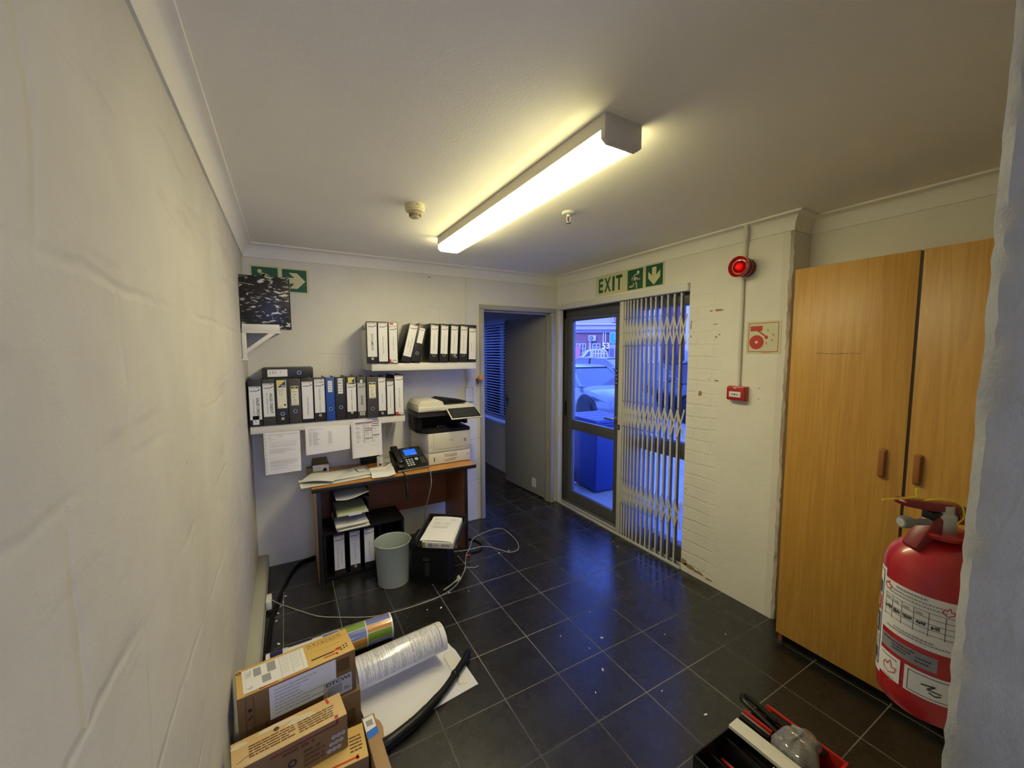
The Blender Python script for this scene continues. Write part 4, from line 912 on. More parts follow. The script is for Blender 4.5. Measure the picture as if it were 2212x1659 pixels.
for i in range(5): m.box((.003*math.sin(i*2), -.02+.004*i, .003+.0028*i), (.205-.006*i, .27, .0018), ['greenleaf', 'paper', 'greenleaf', 'paper2', 'greenleaf'][i], 0, RZ(.03*math.sin(i*3)))
m.b2((-.03, -.168, .0), (.055, -.158, .016), 'paper')
t2 = thing('paper_stack', 'green and white folded slips in middle letter tray under the desk', 'paper', (.362, 3.03, .470)); m.build('slips', t2)
t2 = thing('paper_stack', 'thick splayed pile of papers spilling from the bottom letter tray', 'paper', (.357, 3.01, .374))
m = MB()
for i in range(9):
    k = i
    m.grid(lambda u, v, k=k: ((u-.5)*(.200)-.002*k*math.cos(k), (v-.5)*.29+.002*k-.012+(.025*math.sin(k*1.7)), .003+.005*k+.012*max(0, u-.7)*(1 if k > 6 else .2)-(.012*max(0, .3-v) if k % 2 else 0)), 6, 6, 'paper' if k % 3 else 'paper2', RZ(.06*math.sin(k*2.2)), 'paper', .003)
m.build('sheets', t2)

# ------------------------------------------------------------------ on the desk
def form(m, w, h):
    F = lambda u, v: (w*(u-.5), h*(v-.5))
    for k in range(20): m.scribble(w*-.46, h*(.44-.045*k), w*.9, 1, .01, .002, 'inkg', .0052)
    a = F(.72, .45); b = F(.98, .93); m.stroke([a, (b[0], a[1]), b, (a[0], b[1]), a], .004, 'ink', .0054)
t = loose('document', 'long printed form on the desk reaching over its left edge', .045, .50, 2.90, 3.10, .7015, 'paper2', lambda u, v: .004+.002*math.sin(u*9+v*3), rz=.05, n=12, print_=lambda m, w, h: [m.scribble(-w*.46, h*(.42-.06*k), w*.88, 1, .01, .0022, 'inkg', .0069) for k in range(14)])
t.rotation_euler = (0, 0, .06)
def boxed(m, w, h):
    m.stroke([(w*.17, -h*.15), (w*.44, -h*.12), (w*.44, h*.30), (w*.17, h*.26), (w*.17, -h*.15)], .005, 'ink', .0084)
    for k in range(9): m.scribble(-w*.46, h*(.40-.09*k), w*.58, 1, .01, .0024, 'inkg', .0082)
    m.stroke([(-w*.38, -h*.05), (w*.15, h*.10)], .003, 'ink', .0086)
t = loose('document', 'form with black bordered box on the paper pile by the phone', .24, .52, 2.96, 3.20, .7085, 'paper', lambda u, v: .003+.004*math.sin(u*5)*math.sin(v*4), rz=.10, n=10, print_=boxed)

t = loose('paper_sheet', 'blank folded white sheet lying on the left of desk pile', .075, .30, 2.93, 3.15, .7165, 'paper', lambda u, v: .003+.010*math.sin(u*3)*(1-v), rz=-.42, n=8)
t = loose('paper_sheet', 'curled white sheet between the desk pile and the phone', .505, .665, 2.855, 3.09, .7085, 'paper', lambda u, v: .002+.045*max(0, u-.72)**1.0*(1+v)+.012*abs(math.sin(v*4)), rz=-.10, n=12)
t = loose('paper_sheet', 'loose sheet at back of the desk beside the label roll', .645, .80, 3.20, 3.34, .7015, 'paper', lambda u, v: .002+.01*math.sin(u*3), rz=.15, n=6)
t = thing('staple_box', 'small open carton with green stripe at back of the desk', 'box', (.194, 3.282, .7003))
m = MB(); m.b2((-.056, -.04, 0), (.056, -.038, .056), 'paper'); m.b2((-.056, .042, 0), (.056, .044, .056), 'khaki'); m.b2((-.056, -.04, 0), (-.054, .044, .056), 'khaki'); m.b2((.054, -.04, 0), (.056, .044, .056), 'khaki'); m.b2((-.054, -.038, 0), (.054, .042, .003), 'khaki')
m.X = frame((0, -.0403, 0), (1, 0, 0), (0, 0, 1), (0, -1, 0)); m.rect(-.055, .002, .02, .014, 'greenleaf', .0002); m.rect(-.055, .002, .01, .010, 'pgreen', .0004)
m.poly([(.012, .004), (.042, .004), (.042, .018), (.036, .03), (.024, .032), (.016, .022)], 'navy', .0005); m.textw('paper clips', .05, .008, 'inkg', -.024, .036, .0005); m.textw('& staples', .042, .008, 'inkg', -.028, .026, .0005); m.rect(.02, .048, .05, .052, 'orangeink', .0005); m.build('body', t)
m = MB(); m.prism([(-.056, 0), (.056, 0), (.050, .05), (-.050, .05)], .0015, 'khaki', T(0, .044, .056) @ RX(.6)); m.build('flap', t)

t = thing('card_box', 'little dark brown card box left of the green striped carton', 'box', (.118, 3.27, .7003)); m = MB(); m.b2((-.018, -.03, 0), (.017, .03, .038), 'khaki', .002); m.build('body', t); m = MB(); m.b2((-.0185, -.0305, .03), (.0175, .0305, .041), 'khaki', .002); m.build('lid', t)
t = thing('modem', 'black box on the desk behind the hanging purple table page', 'modem', (.555, 3.315, .7003)); m = MB(); m.b2((-.07, -.03, .003), (.07, .03, .085), 'black', .006); m.build('body', t)
m = MB(); m.tube([(.072, .0, .02), (.075, .0, .15)], .005, 'black', 8); m.build('antenna', t); m = MB(); m.b2((-.06, -.02, 0), (-.05, .02, .003), 'rubber'); m.b2((.05, -.02, 0), (.06, .02, .003), 'rubber'); m.build('foot', t)
t = thing('label_roll', 'white label roll standing on the desk below the purple table page', 'label roll', (.612, 3.185, .7003)); m = MB(); m.lathe([(.010, 0), (.024, 0), (.024, .075), (.010, .075)], 'paper', None, 28, False)
for k in range(9): a = -PI/2-.5+k*.09; m.box((.0243*math.cos(a), .0243*math.sin(a), .018), (.0012+.0006*(k % 3), .0006, .018), 'ink', 0, None)
for k in range(4): a = -PI/2-.2; m.box((.0243*math.cos(a), .0243*math.sin(a), .04+.008*k), (.016, .0006, .0015), 'inkg')
m.build('roll', t)
m = MB(); m.lathe([(.012, 0), (.03, 0), (.03, .012), (.012, .012)], 'paper2', T(.665, 3.215, .7003), 24, False); tag(m.build('tape_roll'), 'flat roll of pale tape lying beside the label roll', 'tape roll')

# desk phone
t = thing('desk_phone', 'black desk phone with lit blue screen and corded handset', 'phone', (.812, 2.934, .7003), .085); W = .247
S = frame((0, .004, .019), (1, 0, 0), (0, .875, .484), (0, -.484, .875))    # sloped face: u right, v up the slope
m = MB(); m.prism([(0, .003), (0, .017), (.006, .021), (.200, .128), (.212, .122), (.160, .003)], W, 'black', frame((-W/2, 0, 0), (0, 1, 0), (0, 0, 1), (1, 0, 0)), .002); m.build('body', t)
m = MB(); m.b2((-W/2, -.0015, .005), (W/2, .004, .018), 'steel', .001); tag(m.build('front_trim', t), 'silver front trim')
m = MB(); m.X = S; m.b2((-.045, .118, 0), (.118, .232, .004), 'darkscreen', .003); b_ = m.build('screen_bezel', t)
m = MB(); m.X = S; m.b2((-.022, .140, .004), (.073, .205, .005), 'screenblue');
for k in range(3): m.rect(.03+.012*k, .146, .038+.012*k, .150, 'key_white', .0054)
tag(m.build('screen', b_), 'lit blue screen')
m = MB(); m.X = S; m.rect(.005, .216, .03, .219, 'inkg', .0046)
for i in range(3):
    for j in range(4): m.b2((-.035+i*.021, .028+j*.0205, 0), (-.021+i*.021, .038+j*.0205, .0035), 'key_white', .0015)
for j in range(4):
    for i in range(2): m.b2((.082+i*.018, .04+j*.019, 0), (.092+i*.018, .047+j*.019, .002), 'inkg', .001)
m.build('keypad', t)
m = MB(); m.X = S; m.lathe([(.014, 0), (.013, .003), (0, .003)], 'key_white', T(.052, .092, 0), 20); m.disc(.052, .092, .005, 'inkg', .0034, 12); m.build('navigation_key', t)
m = MB(); m.X = S   # handset lies along the left edge
m.b2((-.120, -.002, .010), (-.064, .066, .034), 'black', .010); m.b2((-.120, .172, .010), (-.064, .238, .036), 'black', .010); m.b2((-.114, .03, .026), (-.070, .215, .050), 'black', .011); h_ = m.build('handset', t)
m = MB(); m.X = S; m.rect(-.097, .035, -.087, .038, 'paper', .0505); m.build('mark', h_)
m = MB(); pts = [(-.092, .0, .012), (-.095, -.04, .006), (-.098, -.080, .006), (-.100, -.096, -.004)]
for i in range(0, 200):
    a = i*.78; z = -.02-.165*i/200; pts.append((-.100+.009*i/200+.0085*math.cos(a), -.108-.0085*math.sin(a), z))
m.tube(pts, .0036, 'rubber', 6); m.build('coiled_cord', t)

# printer
t = thing('printer', 'cream and black multifunction printer on right end of the desk', 'printer', (1.12, 3.0, .7003), .02); G = T(-1.12, -3.0, -.7003)
m = MB(); m.X = G
plan = [(.944, 2.99), (1.300, 2.99), (1.305, 3.02), (1.315, 3.30), (.895, 3.30), (.890, 3.27), (.934, 3.17), (.936, 3.05)]
m.prism(plan, .155, 'cream', T(0, 0, .80), .004); plan2 = [(.944, 2.994), (1.298, 2.994), (1.305, 3.29), (.92, 3.29), (.936, 3.17)]; m.prism(plan2, .095, 'cream', T(0, 0, .7045), .003)
m.b2((.95, 2.985, .80), (1.297, 2.996, .822), 'cream2', .004)
m.build('body', t)
m = MB(); m.X = G
m.b2((.943, 2.986, .706), (1.299, 2.994, .796), 'cream', .002); dr = m.build('paper_drawer', t)
m = MB(); m.X = G; m.prism([(1.068, .738), (1.082, .720), (1.16, .723), (1.185, .745), (1.185, .752), (1.068, .745)], .003, 'cream2', frame((0, 2.987, 0), (1, 0, 0), (0, 0, 1), (0, -1, 0)), .001); m.b2((1.075, 2.983, .760), (1.18, 2.987, .785), 'cream2', .003); m.build('drawer_grip', dr)
m = MB(); m.X = G; m.b2((.985, 2.984, .728), (.992, 2.986, .765), 'ink'); m.b2((1.268, 2.984, .756), (1.280, 2.986, .766), 'inkg'); m.build('level_gauge', dr)
m = MB(); m.X = G; m.b2((.985, 2.986, .825), (1.301, 2.991, .952), 'cream', .002); fp = m.build('front_door', t)
m = MB(); m.X = G; P_ = frame((0, 2.9855, 0), (1, 0, 0), (0, 0, 1), (0, -1, 0)); m.rect(1.115, .893, 1.155, .897, 'inkg', 0, P_); m.rect(1.122, .884, 1.146, .887, 'inkg', 0, P_)
m.rect(1.245, .870, 1.262, .890, 'ink', 0, P_); m.rect(1.249, .875, 1.258, .885, 'paper', .0002, P_); m.ring(.965, .855, .004, .006, 'inkg', 0, 14, P_); m.build('badge', fp)
m = MB(); m.X = G   # black paper output throat
m.prism([(.905, 3.04), (.95, 2.992), (1.302, 2.992), (1.31, 3.30), (.885, 3.30), (.88, 3.10)], .028, 'blackm', T(0, 0, .954), .002)
m.b2((.88, 3.20, .98), (1.31, 3.30, 1.125), 'blackm'); m.b2((.88, 3.06, .98), (.92, 3.22, 1.125), 'blackm', .003); m.b2((1.285, 3.06, 1.0), (1.312, 3.22, 1.125), 'black', .003); m.b2((.872, 3.02, 1.085), (1.32, 3.30, 1.132), 'file_grey', .004)
m.b2((.955, 3.0, .982), (1.12, 3.18, .988), 'black', .002); m.b2((1.06, 3.05, .988), (1.12, 3.12, 1.0), 'black', .004); m.b2((1.045, 3.05, .986), (1.049, 3.065, 1.005), 'steel'); m.build('output_bay', t)
m = MB(); m.X = G   # scanner with feeder
m.b2((.868, 2.985, 1.132), (1.335, 3.30, 1.172), 'cream', .006)
m.prism([(.872, 1.17), (.872, 1.185), (.895, 1.215), (1.04, 1.218), (1.075, 1.20), (1.085, 1.17)], .28, 'cream', frame((0, 3.28, 0), (1, 0, 0), (0, 0, 1), (0, -1, 0)), .004)
m.b2((.935, 2.980, 1.135), (1.045, 2.986, 1.150), 'cream2', .002); m.build('scanner', t)
m = MB(); m.X = G; m.prism([(1.065, 1.176), (1.30, 1.178), (1.31, 1.186), (1.10, 1.222), (1.06, 1.21)], .20, 'blackm', frame((0, 3.26, 0), (1, 0, 0), (0, 0, 1), (0, -1, 0)), .002); m.b2((1.09, 3.02, 1.1725), (1.27, 3.065, 1.178), 'file_grey'); m.build('document_feeder', t)
PF = G @ frame((1.092, 2.985, 1.142), (1, 0, 0), (.11, -.73, -.67), (0, -.67, .73))   # tilted touch screen, v runs down towards the user
m = MB(); m.X = PF; m.prism([(0, 0), (.250, 0), (.264, .116), (0, .116)], .012, 'cream', None, .003); pan = m.build('control_panel', t)
m = MB(); m.X = PF; m.prism([(.007, .006), (.244, .006), (.257, .108), (.008, .108)], .0012, 'black', T(0, 0, .0121)); m.poly([(.022, .016), (.228, .016), (.238, .096), (.022, .096)], 'darkscreen', .0136); m.build('touch_screen', pan)
# ------------------------------------------------------------------ on the floor by the desk
t = thing('waste_bin', 'grey green round plastic waste bin standing before the black cabinet', 'waste bin', (.592, 2.722, 0))
m = MB(); m.lathe([(0, .004), (.098, .004), (.100, 0), (.104, .004), (.1215, .285), (.1245, .29), (.1235, .297), (.1195, .294), (.117, .285), (.099, .01), (0, .01)], 'bin', None, 48, False); m.build('body', t)
m = MB(); m.lathe([(.1195, .294), (.1225, .299), (.1258, .296), (.1245, .29)], 'bin', None, 48, False); m.build('rim', t)
SR = math.atan2(-.574, .819)
t = thing('paper_shredder', 'black paper shredder bin right of the grey green waste bin', 'shredder', (.848, 2.629, 0), SR)
m = MB(); m.prism([(-.125, -.085), (.125, -.085), (.13, -.07), (.13, .085), (-.13, .085), (-.13, -.07)], .235, 'blackm', None, .006); m.build('body', t)
m = MB(); m.b2((-.137, -.096, .236), (.137, .096, .308), 'black', .010); m.b2((-.10, -.02, .306), (.10, .0, .3085), 'rubber'); m.build('head', t)
m = MB(); m.b2((-.045, -.0875, .165), (.0, -.084, .185), 'black', .004); m.stroke([(-.040, .169), (-.005, .169), (-.005, .181), (-.040, .181), (-.040, .169)], .003, 'file_in', 0, frame((0, -.0885, 0), (1, 0, 0), (0, 0, 1), (0, -1, 0))); m.build('grip', t)
m = MB(); m.b2((-.032, -.0865, .055), (.002, -.0845, .150), 'darkscreen', .001); m.build('window', t)
t = thing('lever_arch_file', 'black file with loose white pages lying on top of the shredder', 'file', (.898, 2.555, .331), SR, None, 0, math.radians(7))
m = MB(); m.b2((-.135, -.15, 0), (.135, .17, .004), 'file_black', .001); m.b2((-.145, -.14, .004), (-.140, .17, .06), 'file_grey', .001); m.b2((.128, -.12, .004), (.133, .17, .045), 'file_black', .001); m.b2((-.14, .165, 0), (.133, .171, .06), 'file_black', .001); m.build('cover', t)
m = MB(); m.b2((-.095, -.162, .004), (.112, .13, .046), 'paper2', .001)
m.X = frame((0, -.1625, 0), (1, 0, 0), (0, 0, 1), (0, -1, 0)); m.rect(-.094, .008, -.075, .044, 'pgreen'); m.rect(-.055, .012, -.025, .036, 'inkg', .0002); m.rect(-.02, .016, .015, .034, 'label_grey', .0002); m.rect(.03, .014, .10, .036, 'label', .0002); m.scribble(.034, .03, .06, 2, .009, .004, 'ink', .0004); m.build('papers', t)
m = MB(); m.grid(lambda u, v: (-.108+.212*u, -.155+.297*v, .050+.006*math.sin(u*3)), 6, 6, 'paper', RZ(-.03), 'paper', .003)
m.scribble(-.02-.06, .10, .03, 2, .006, .002, 'inkg', .058); m.scribble(.035, .10, .05, 3, .006, .002, 'inkg', .058); m.scribble(-.07, .055, .05, 3, .008, .002, 'inkg', .058); m.scribble(.01, .055, .04, 3, .008, .002, 'inkg', .058); m.scribble(-.07, .01, .12, 3, .009, .002, 'inkg', .058); m.build('top_page', t)
t = thing('torn_slip', 'torn pale green slip on the tiles beside the shredder', 'paper', (.93, 2.475, 0))
m = MB(); m.poly([(-.075, -.03), (-.068, -.035), (.0, -.002), (.02, .012), (.08, .028), (.072, .055), (.085, .085), (.065, .075), (.05, .04), (.0, .008)], 'greenleaf', .003); m.poly([(.066, .03), (.080, .028), (.085, .085), (.07, .06)], 'paper', .0045); m.prism([(-.075, -.03), (-.068, -.035), (.0, -.002), (.02, .012), (.08, .028), (.072, .055), (.085, .085), (.065, .075), (.05, .04), (.0, .008)], .0025, 'greenleaf'); m.build('slip', t)
# cables
def cable(name, label, pts, r, mt, cat='cable', sm=6): m = MB(); m.tube(pts, r, mt, 8, None, sm); return tag(m.build(name), label, cat)
cp = [(-.139, 2.79, .06), (-.10, 2.79, .02), (-.071, 2.781, .004), (.016, 2.669, .004), (.111, 2.56, .004), (.22, 2.488, .004), (.378, 2.402, .004), (.51, 2.376, .004), (.653, 2.371, .004), (.81, 2.385, .004), (.948, 2.449, .004), (1.07, 2.592, .004), (1.125, 2.70, .004), (1.165, 2.775, .018), (1.215, 2.835, .020), (1.252, 2.89, .018), (1.316, 2.986, .019), (1.404, 3.053, .004), (1.558, 3.09, .004), (1.635, 3.057, .004), (1.645, 2.96, .004), (1.632, 2.80, .004), (1.575, 2.67, .004), (1.49, 2.655, .004), (1.44, 2.73, .004), (1.39, 2.81, .004), (1.33, 2.825, .017), (1.28, 2.832, .017), (1.20, 2.832, .020), (1.14, 2.845, .020), (1.05, 2.89, .018)]
cable('network_cable', 'white cable snaking from wall socket past shredder into a loop', cp, .0029, 'cable')
cable('phone_cable', 'thin white cable hanging down from phone over the desk edge', [(.918, 2.93, .705), (.915, 2.85, .708), (.912, 2.842, .69), (.915, 2.845, .60), (.905, 2.88, .50), (.90, 2.96, .35), (.93, 3.10, .12), (.99, 3.16, .01), (1.05, 3.15, .004)], .003, 'cable')
cable('power_cable', 'black cable coiled on the tiles by the right desk leg', [(1.245, 3.03, .006), (1.285, 3.03, .006), (1.335, 2.95, .006), (1.34, 2.86, .006), (1.29, 2.80, .006), (1.23, 2.80, .006), (1.18, 2.81, .006), (1.12, 2.83, .006), (1.05, 2.87, .006)], .0065, 'rubber')
cable('patch_cable', 'short grey cable with clear plug on the tiles below the white loop', [(1.04, 2.55, .004), (1.07, 2.585, .005), (1.10, 2.62, .004), (1.155, 2.59, .004), (1.185, 2.60, .004)], .003, 'cable')
cable('wall_cable', 'dark cable curving over the floor from trunking to under the desk', [(.30, 3.34, .012), (.148, 3.34, .012), (.035, 3.295, .012), (-.028, 3.19, .012), (-.072, 3.02, .012), (-.11, 2.84, .012), (-.138, 2.66, .012), (-.148, 2.4, .012), (-.152, 2.1, .012), (-.155, 1.7, .012)], .011, 'rubber')
m = MB(); m.b2((-.03, -.006, 0), (.0, .006, .012), 'pink', .003); m.b2((0, -.004, .002), (.012, .004, .010), 'steel'); tag(m.build('pink_plug', None, 35, (1.19, 2.775, 0)), 'tiny pink connector lying on the tiles under the cables', 'plug')
t = thing('cable_socket', 'white surface socket on side of the grey skirting trunking', 'socket', (-.169, 2.78, .03)); m = MB(); m.b2((0, -.045, 0), (.030, .045, .055), 'paper', .004); m.build('housing', t); m = MB(); m.b2((.0295, -.012, .018), (.0305, .010, .034), 'ink'); m.build('port', t)
# scraps
S0 = None
for i, (x, y, s) in enumerate(((-.067, 2.897, 1), (-.08, 2.832, .9), (-.092, 2.791, 1), (-.106, 2.722, 1.2), (-.115, 2.646, 1), (-.10, 2.423, 1.3), (.78, 2.275, 1.2), (1.472, 1.577, 1.2), (1.322, 1.405, 1.2), (2.336, 2.382, .7), (2.303, 2.3, 1), (1.544, .992, 1.2), (1.36, 1.55, .6), (1.478, 1.171, .6), (1.495, 2.686, 1.2), (1.41, 2.692, 1), (.88, 2.40, 1), (.70, 2.30, .6), (1.0, 2.35, .6), (2.10, 1.25, .7), (1.80, 1.42, .6), (1.20, 1.32, .6), (1.56, 1.78, .6), (1.28, 1.70, .5))):
    if S0 is None:
        m = MB(); m.prism([(-.012, -.004), (.010, -.006), (.012, .003), (.002, .006), (-.010, .004)], .0025, 'paper'); S0 = m.build('paper_scrap', None, 0); o = S0
        tag(o, 'tiny white paper scrap lying on the dark floor tiles', 'paper scrap', 'white paper scraps on the floor')
    else: o = S0.copy(); COL.objects.link(o)
    o.location = (x, y, 0); o.rotation_euler = (0, 0, i*1.7); o.scale = (s*.62, s*.62, 1)

# ------------------------------------------------------------------ posters and hose
pa = .105; e1 = Vector((math.cos(pa), math.sin(pa))); e2 = Vector((-math.sin(pa), math.cos(pa)))
PO = frame((.741-.498*e1.x, 1.638-.498*e1.y, .001), (e1.x, e1.y, 0), (e2.x, e2.y, 0), (0, 0, 1))
t = thing('rolled_poster', 'big glossy white poster with its far edge curled over showing printed columns', 'poster', (.45, 1.8, 0)); G = T(-.45, -1.8, 0)
rr = .098; y1 = .262; arc = rr*PI*1.62; LW = .498
def curl(u, v, k=0.):
    """u 0..1 along the roll, v the developed length from the near edge, k lifts print off the back of the sheet"""
    if v < y1: return (LW*u+.012*v/y1*u, v, .0015)
    a = (v-y1)/rr; r_ = rr+k-.007*a
    return (LW*u+.012*u-.075*min(1, a/2.2)*u, y1+r_*math.sin(a), .0015+rr-r_*math.cos(a))
m = MB(); m.X = G @ PO; tot = y1+arc
m.grid(lambda u, v: curl(u, v*tot), 10, 52, 'gloss', None, 'gloss', .0016)
def outer(u, a): return curl(u, y1+a*rr, .0026)
def mark(u0, u1, a0, a1, mt='inkg', n_=4):
    for k in range(n_):
        b0, b1 = a0+(a1-a0)*k/n_, a0+(a1-a0)*(k+1)/n_; m.add([outer(u0, b0), outer(u1, b0), outer(u1, b1), outer(u0, b1)], [(0, 1, 2, 3)], mt)
for c in range(27):   # printed columns run across the roll
    u0 = .03+c*.0325; full = c % 4 == 0
    if full: mark(u0, u0+.0035, .9, 4.7, n_=16)
    else:
        for q in range(3):
            a = 1.0+random.uniform(0, .4)
            while a < 4.7:
                l = random.uniform(.15, .9)
                if random.random() < .72: mark(u0+q*.0095, u0+q*.0095+random.choice((.003, .0045)), a, min(a+l, 4.75), n_=3)
                a += l+.10
mark(.925, .937, 2.1, 4.6, n_=10); mark(.905, .909, 3.2, 4.5); mark(.893, .897, 3.2, 4.3)
for a0, a1 in ((2.35, 2.75), (2.95, 3.25)):
    for p, q, r_, s_ in ((.955, .958, a0, a1), (.975, .978, a0, a1), (.955, .978, a0, a0+.04), (.955, .978, a1, a1+.04)): mark(p, q, r_, s_, n_=1)
m.poly([(.425, .03), (.469, .02), (.478, y1-.005), (.440, y1-.01)], 'paper2', .0026); m.stroke([(.420, .05), (.435, y1-.02)], .002, 'inkg', .0030); m.stroke([(.420, .05), (.458, .035)], .002, 'inkg', .0030)
m.build('sheet', t, 60)
# second poster: printed with coloured blocks, rolled loosely
t = thing('rolled_poster', 'loosely rolled poster with blue, orange and green blocks behind the cartons', 'poster', (.15, 2.16, 0)); G = T(-.15, -2.16, 0)
A0 = Vector((-.145, 2.150)); A1 = Vector((.450, 2.172)); ax = (A1-A0); Lr = ax.length; ax.normalize(); r2 = .068
CF = G @ frame((A0.x, A0.y, r2+.0025), (ax.x, ax.y, 0), (-ax.y, ax.x, 0), (0, 0, 1))
def cyl2(u, a, k=0.): r_ = r2+k-.0012*a; return (Lr*u, r_*math.sin(a), -r_*math.cos(a)+.0)
m = MB(); m.X = CF; m.grid(lambda u, v: cyl2(u, .1+v*7.0), 8, 48, 'gloss', None, 'gloss', .001)
def block(u0, u1, a0, a1, mt):
    n_ = 8; v = []; f = []
    for i in range(n_+1):
        a = a0+(a1-a0)*i/n_; v += [cyl2(u0, a, .0018), cyl2(u1, a, .0018)]
    for i in range(n_): f.append((2*i, 2*i+1, 2*i+3, 2*i+2))
    m.add(v, f, mt)
for (a0, a1), mt in zip(((1.9, 2.33), (2.38, 2.86), (2.91, 3.5), (3.55, 4.1), (4.15, 4.8), (4.85, 5.4)), ('pgreen', 'porange', 'pblue', 'porange', 'pgreen', 'pblue')): block(.775, .985, a0, a1, mt)
for (a0, a1), mt in zip(((2.2, 2.85), (2.9, 3.55), (3.6, 4.3), (4.35, 5.0), (5.05, 5.5)), ('pgreen', 'pgreen', 'pblue', 'porange', 'pgreen')): block(.56, .765, a0, a1, mt)
for (a0, a1), mt in zip(((2.2, 2.85), (2.9, 3.55), (3.6, 4.3)), ('label', 'pblue', 'porange')): block(.42, .55, a0, a1, mt)
block(.03, .12, 2.75, 3.5, 'navy'); block(.16, .34, 2.7, 2.95, 'navy'); m.build('sheet', t, 60)
m = MB(); m.tube([(.775, 1.83, .024), (.735, 1.785, .026), (.655, 1.72, .026), (.585, 1.665, .026), (.50, 1.615, .026), (.42, 1.575, .026), (.33, 1.545, .026), (.27, 1.53, .024)], [.012, .0175, .0175, .0175, .0175, .0195, .0215, .0215, .0215, .019], 'rubber', 14, None, 5)
for p in ((.655, 1.72, .026), (.395, 1.566, .026)): m.lathe([(.0185, -.012), (.0212, -.008), (.0212, .008), (.0185, .012)], 'rubber', T(*p) @ RZ(.65) @ RY(PI/2), 16)
t = m.build('hose'); tag(t, 'black flexible hose lying across the white poster', 'hose')

# ------------------------------------------------------------------ cartons by the left wall
def carton(name, label, loc, rz, size, top, side, draw=None, ry=0., rx=0., flaps=True):
    t = thing(name, label, 'box', loc, rz, None, ry, rx); w, d, h = size
    mb_ = MB(); mb_.b2((-w/2, -d/2, 0), (w/2, d/2, h-.002), side, .003)
    ml = MB(); ml.b2((-w/2+.0005, -d/2+.0005, h-.0022), (w/2-.0005, d/2-.0005, h), top, .001)
    if draw: draw(t, w, d, h, ml, mb_)
    mb_.X = I4; mb_.build('body', t); ml.build('lid', t)
    return t
FR = lambda d: frame((0, -d/2-.0006, 0), (1, 0, 0), (0, 0, 1), (0, -1, 0))
def up_top(t, w, d, h, ml, mb_):
    m = MB(); Z = h+.0006
    m.rect(-w*.45, -d*.42, .03, d*.40, 'label', Z+.0002)
    Z = h+.0014
    m.text('TRI', .026, 'inkg', -w*.405, d*.20, Z, -PI/2); m.text('9', .026, 'inkg', -w*.40, -d*.30, Z, -PI/2)
    m.rect(-w*.36, .004, -w*.30, d*.33, 'inkg', Z); m.rect(-w*.30, -d*.30, -w*.23, -.006, 'inkg', Z); m.rect(-w*.25, .0, -w*.18, d*.36, 'inkg', Z); m.scribble(-w*.43, d*.3, .002, 9, .012, .002, 'inkg', Z)
    for x in (-.06, -.02, .015): m.rect(x, -d*.38, x+.0012, d*.38, 'inkg', Z)
    for i in range(7): m.scribble(-.055, d*.33-i*.015, .03, 1, .01, .0018, 'inkg', Z); m.scribble(-.014, d*.33-i*.014, .026, 1, .01, .0018, 'inkg', Z)
    tag(m.build('shipping_label', t), 'long white shipping label')
    m = ml; Z = h+.0007
    m.stroke([(.045, d*.23), (w*.43, d*.23), (w*.43, d*.40), (.045, d*.40), (.045, d*.23)], .0012, 'cardink', Z)
    for i in range(8): x = .055+i*.016; m.ring(x, d*.315+.003*math.sin(i*2), .003, .0055, 'cardink', Z, 8) if i % 2 else m.stroke([(x-.006, d*.26), (x, d*.36), (x+.005, d*.28)], .0015, 'cardink', Z)
    m.rect(.06, d*.03, w*.40, d*.035, 'cardink', Z)
    m.rect(.045, -d*.27, w*.32, -d*.225, 'ink', Z); m.rect(.09, -d*.37, w*.34, -d*.335, 'inkr', Z); m.poly([(w*.32, -d*.24), (w*.385, -d*.27), (w*.375, -d*.15), (w*.34, -d*.17)], 'inkr', Z); m.rect(w*.33, -d*.42, w*.345, -d*.335, 'inkr', Z)
    for i in range(3):
        for j in range(2): m.disc(w*.385+i*.012, -d*.20-j*.016+i*.004, .004, 'ink', Z+.0001, 10)
    m.rect(-.06, -d*.475, .03, -d*.455, 'inkr', Z); m.rect(-w*.33, -d*.47, -w*.18, -d*.44, 'inkr', Z); m.rect(-w*.33, -d*.47, -w*.315, -d*.38, 'inkr', Z); m.ring(-w*.475, d*.38, .004, .009, 'cardink', Z, 14)
    m.stroke([(-w*.43, -d*.46), (-w*.32, -d*.46), (-w*.32, -d*.40)], .0012, 'cardink', Z)
    m = MB(); m.X = FR(d); m.rect(-w*.26, h*.24, w*.31, h*.96, 'label', .0004)
    for i in range(8): m.scribble(-w*.22, h*.86-i*h*.075, w*.49*random.uniform(.5, 1), 1, .01, .003, 'inkg', .0009)
    tag(m.build('document_pouch', t), 'white packing document pouch')
    m = MB(); m.X = FR(d); m.rect(w*.19, -.0+h*.06, w*.455, h*.50, 'label_grey', .0012); m.textw('DTCWI', w*.22, .020, 'ink', w*.325, h*.42, .0018, bold=.02); m.rect(w*.23, h*.12, w*.36, h*.34, 'inkg', .0018); m.scribble(w*.38, h*.2, .025, 2, .008, .003, 'ink', .0018); tag(m.build('sticker', t), 'grey courier sticker')
    m = mb_; m.X = FR(d)
    m.stroke([(-w*.29, h*.14), (w*.15, h*.14)], .004, 'maroon', .0005); m.stroke([(-w*.29, h*.14), (-w*.29, h*.25)], .004, 'maroon', .0005); m.rect(w*.32, h*.6, w*.44, h*.9, 'cardink', .0004)
    m.stroke([(-w*.44, h*.92), (-w*.38, h*.92), (-w*.38, h*.2), (-w*.44, h*.2), (-w*.44, h*.92)], .002, 'cardink', .0004); m.disc(-w*.41, h*.66, .007, 'ink', .0006, 12); m.poly([(-w*.425, h*.48), (-w*.395, h*.54), (-w*.395, h*.50), (-w*.425, h*.44)], 'ink', .0006)
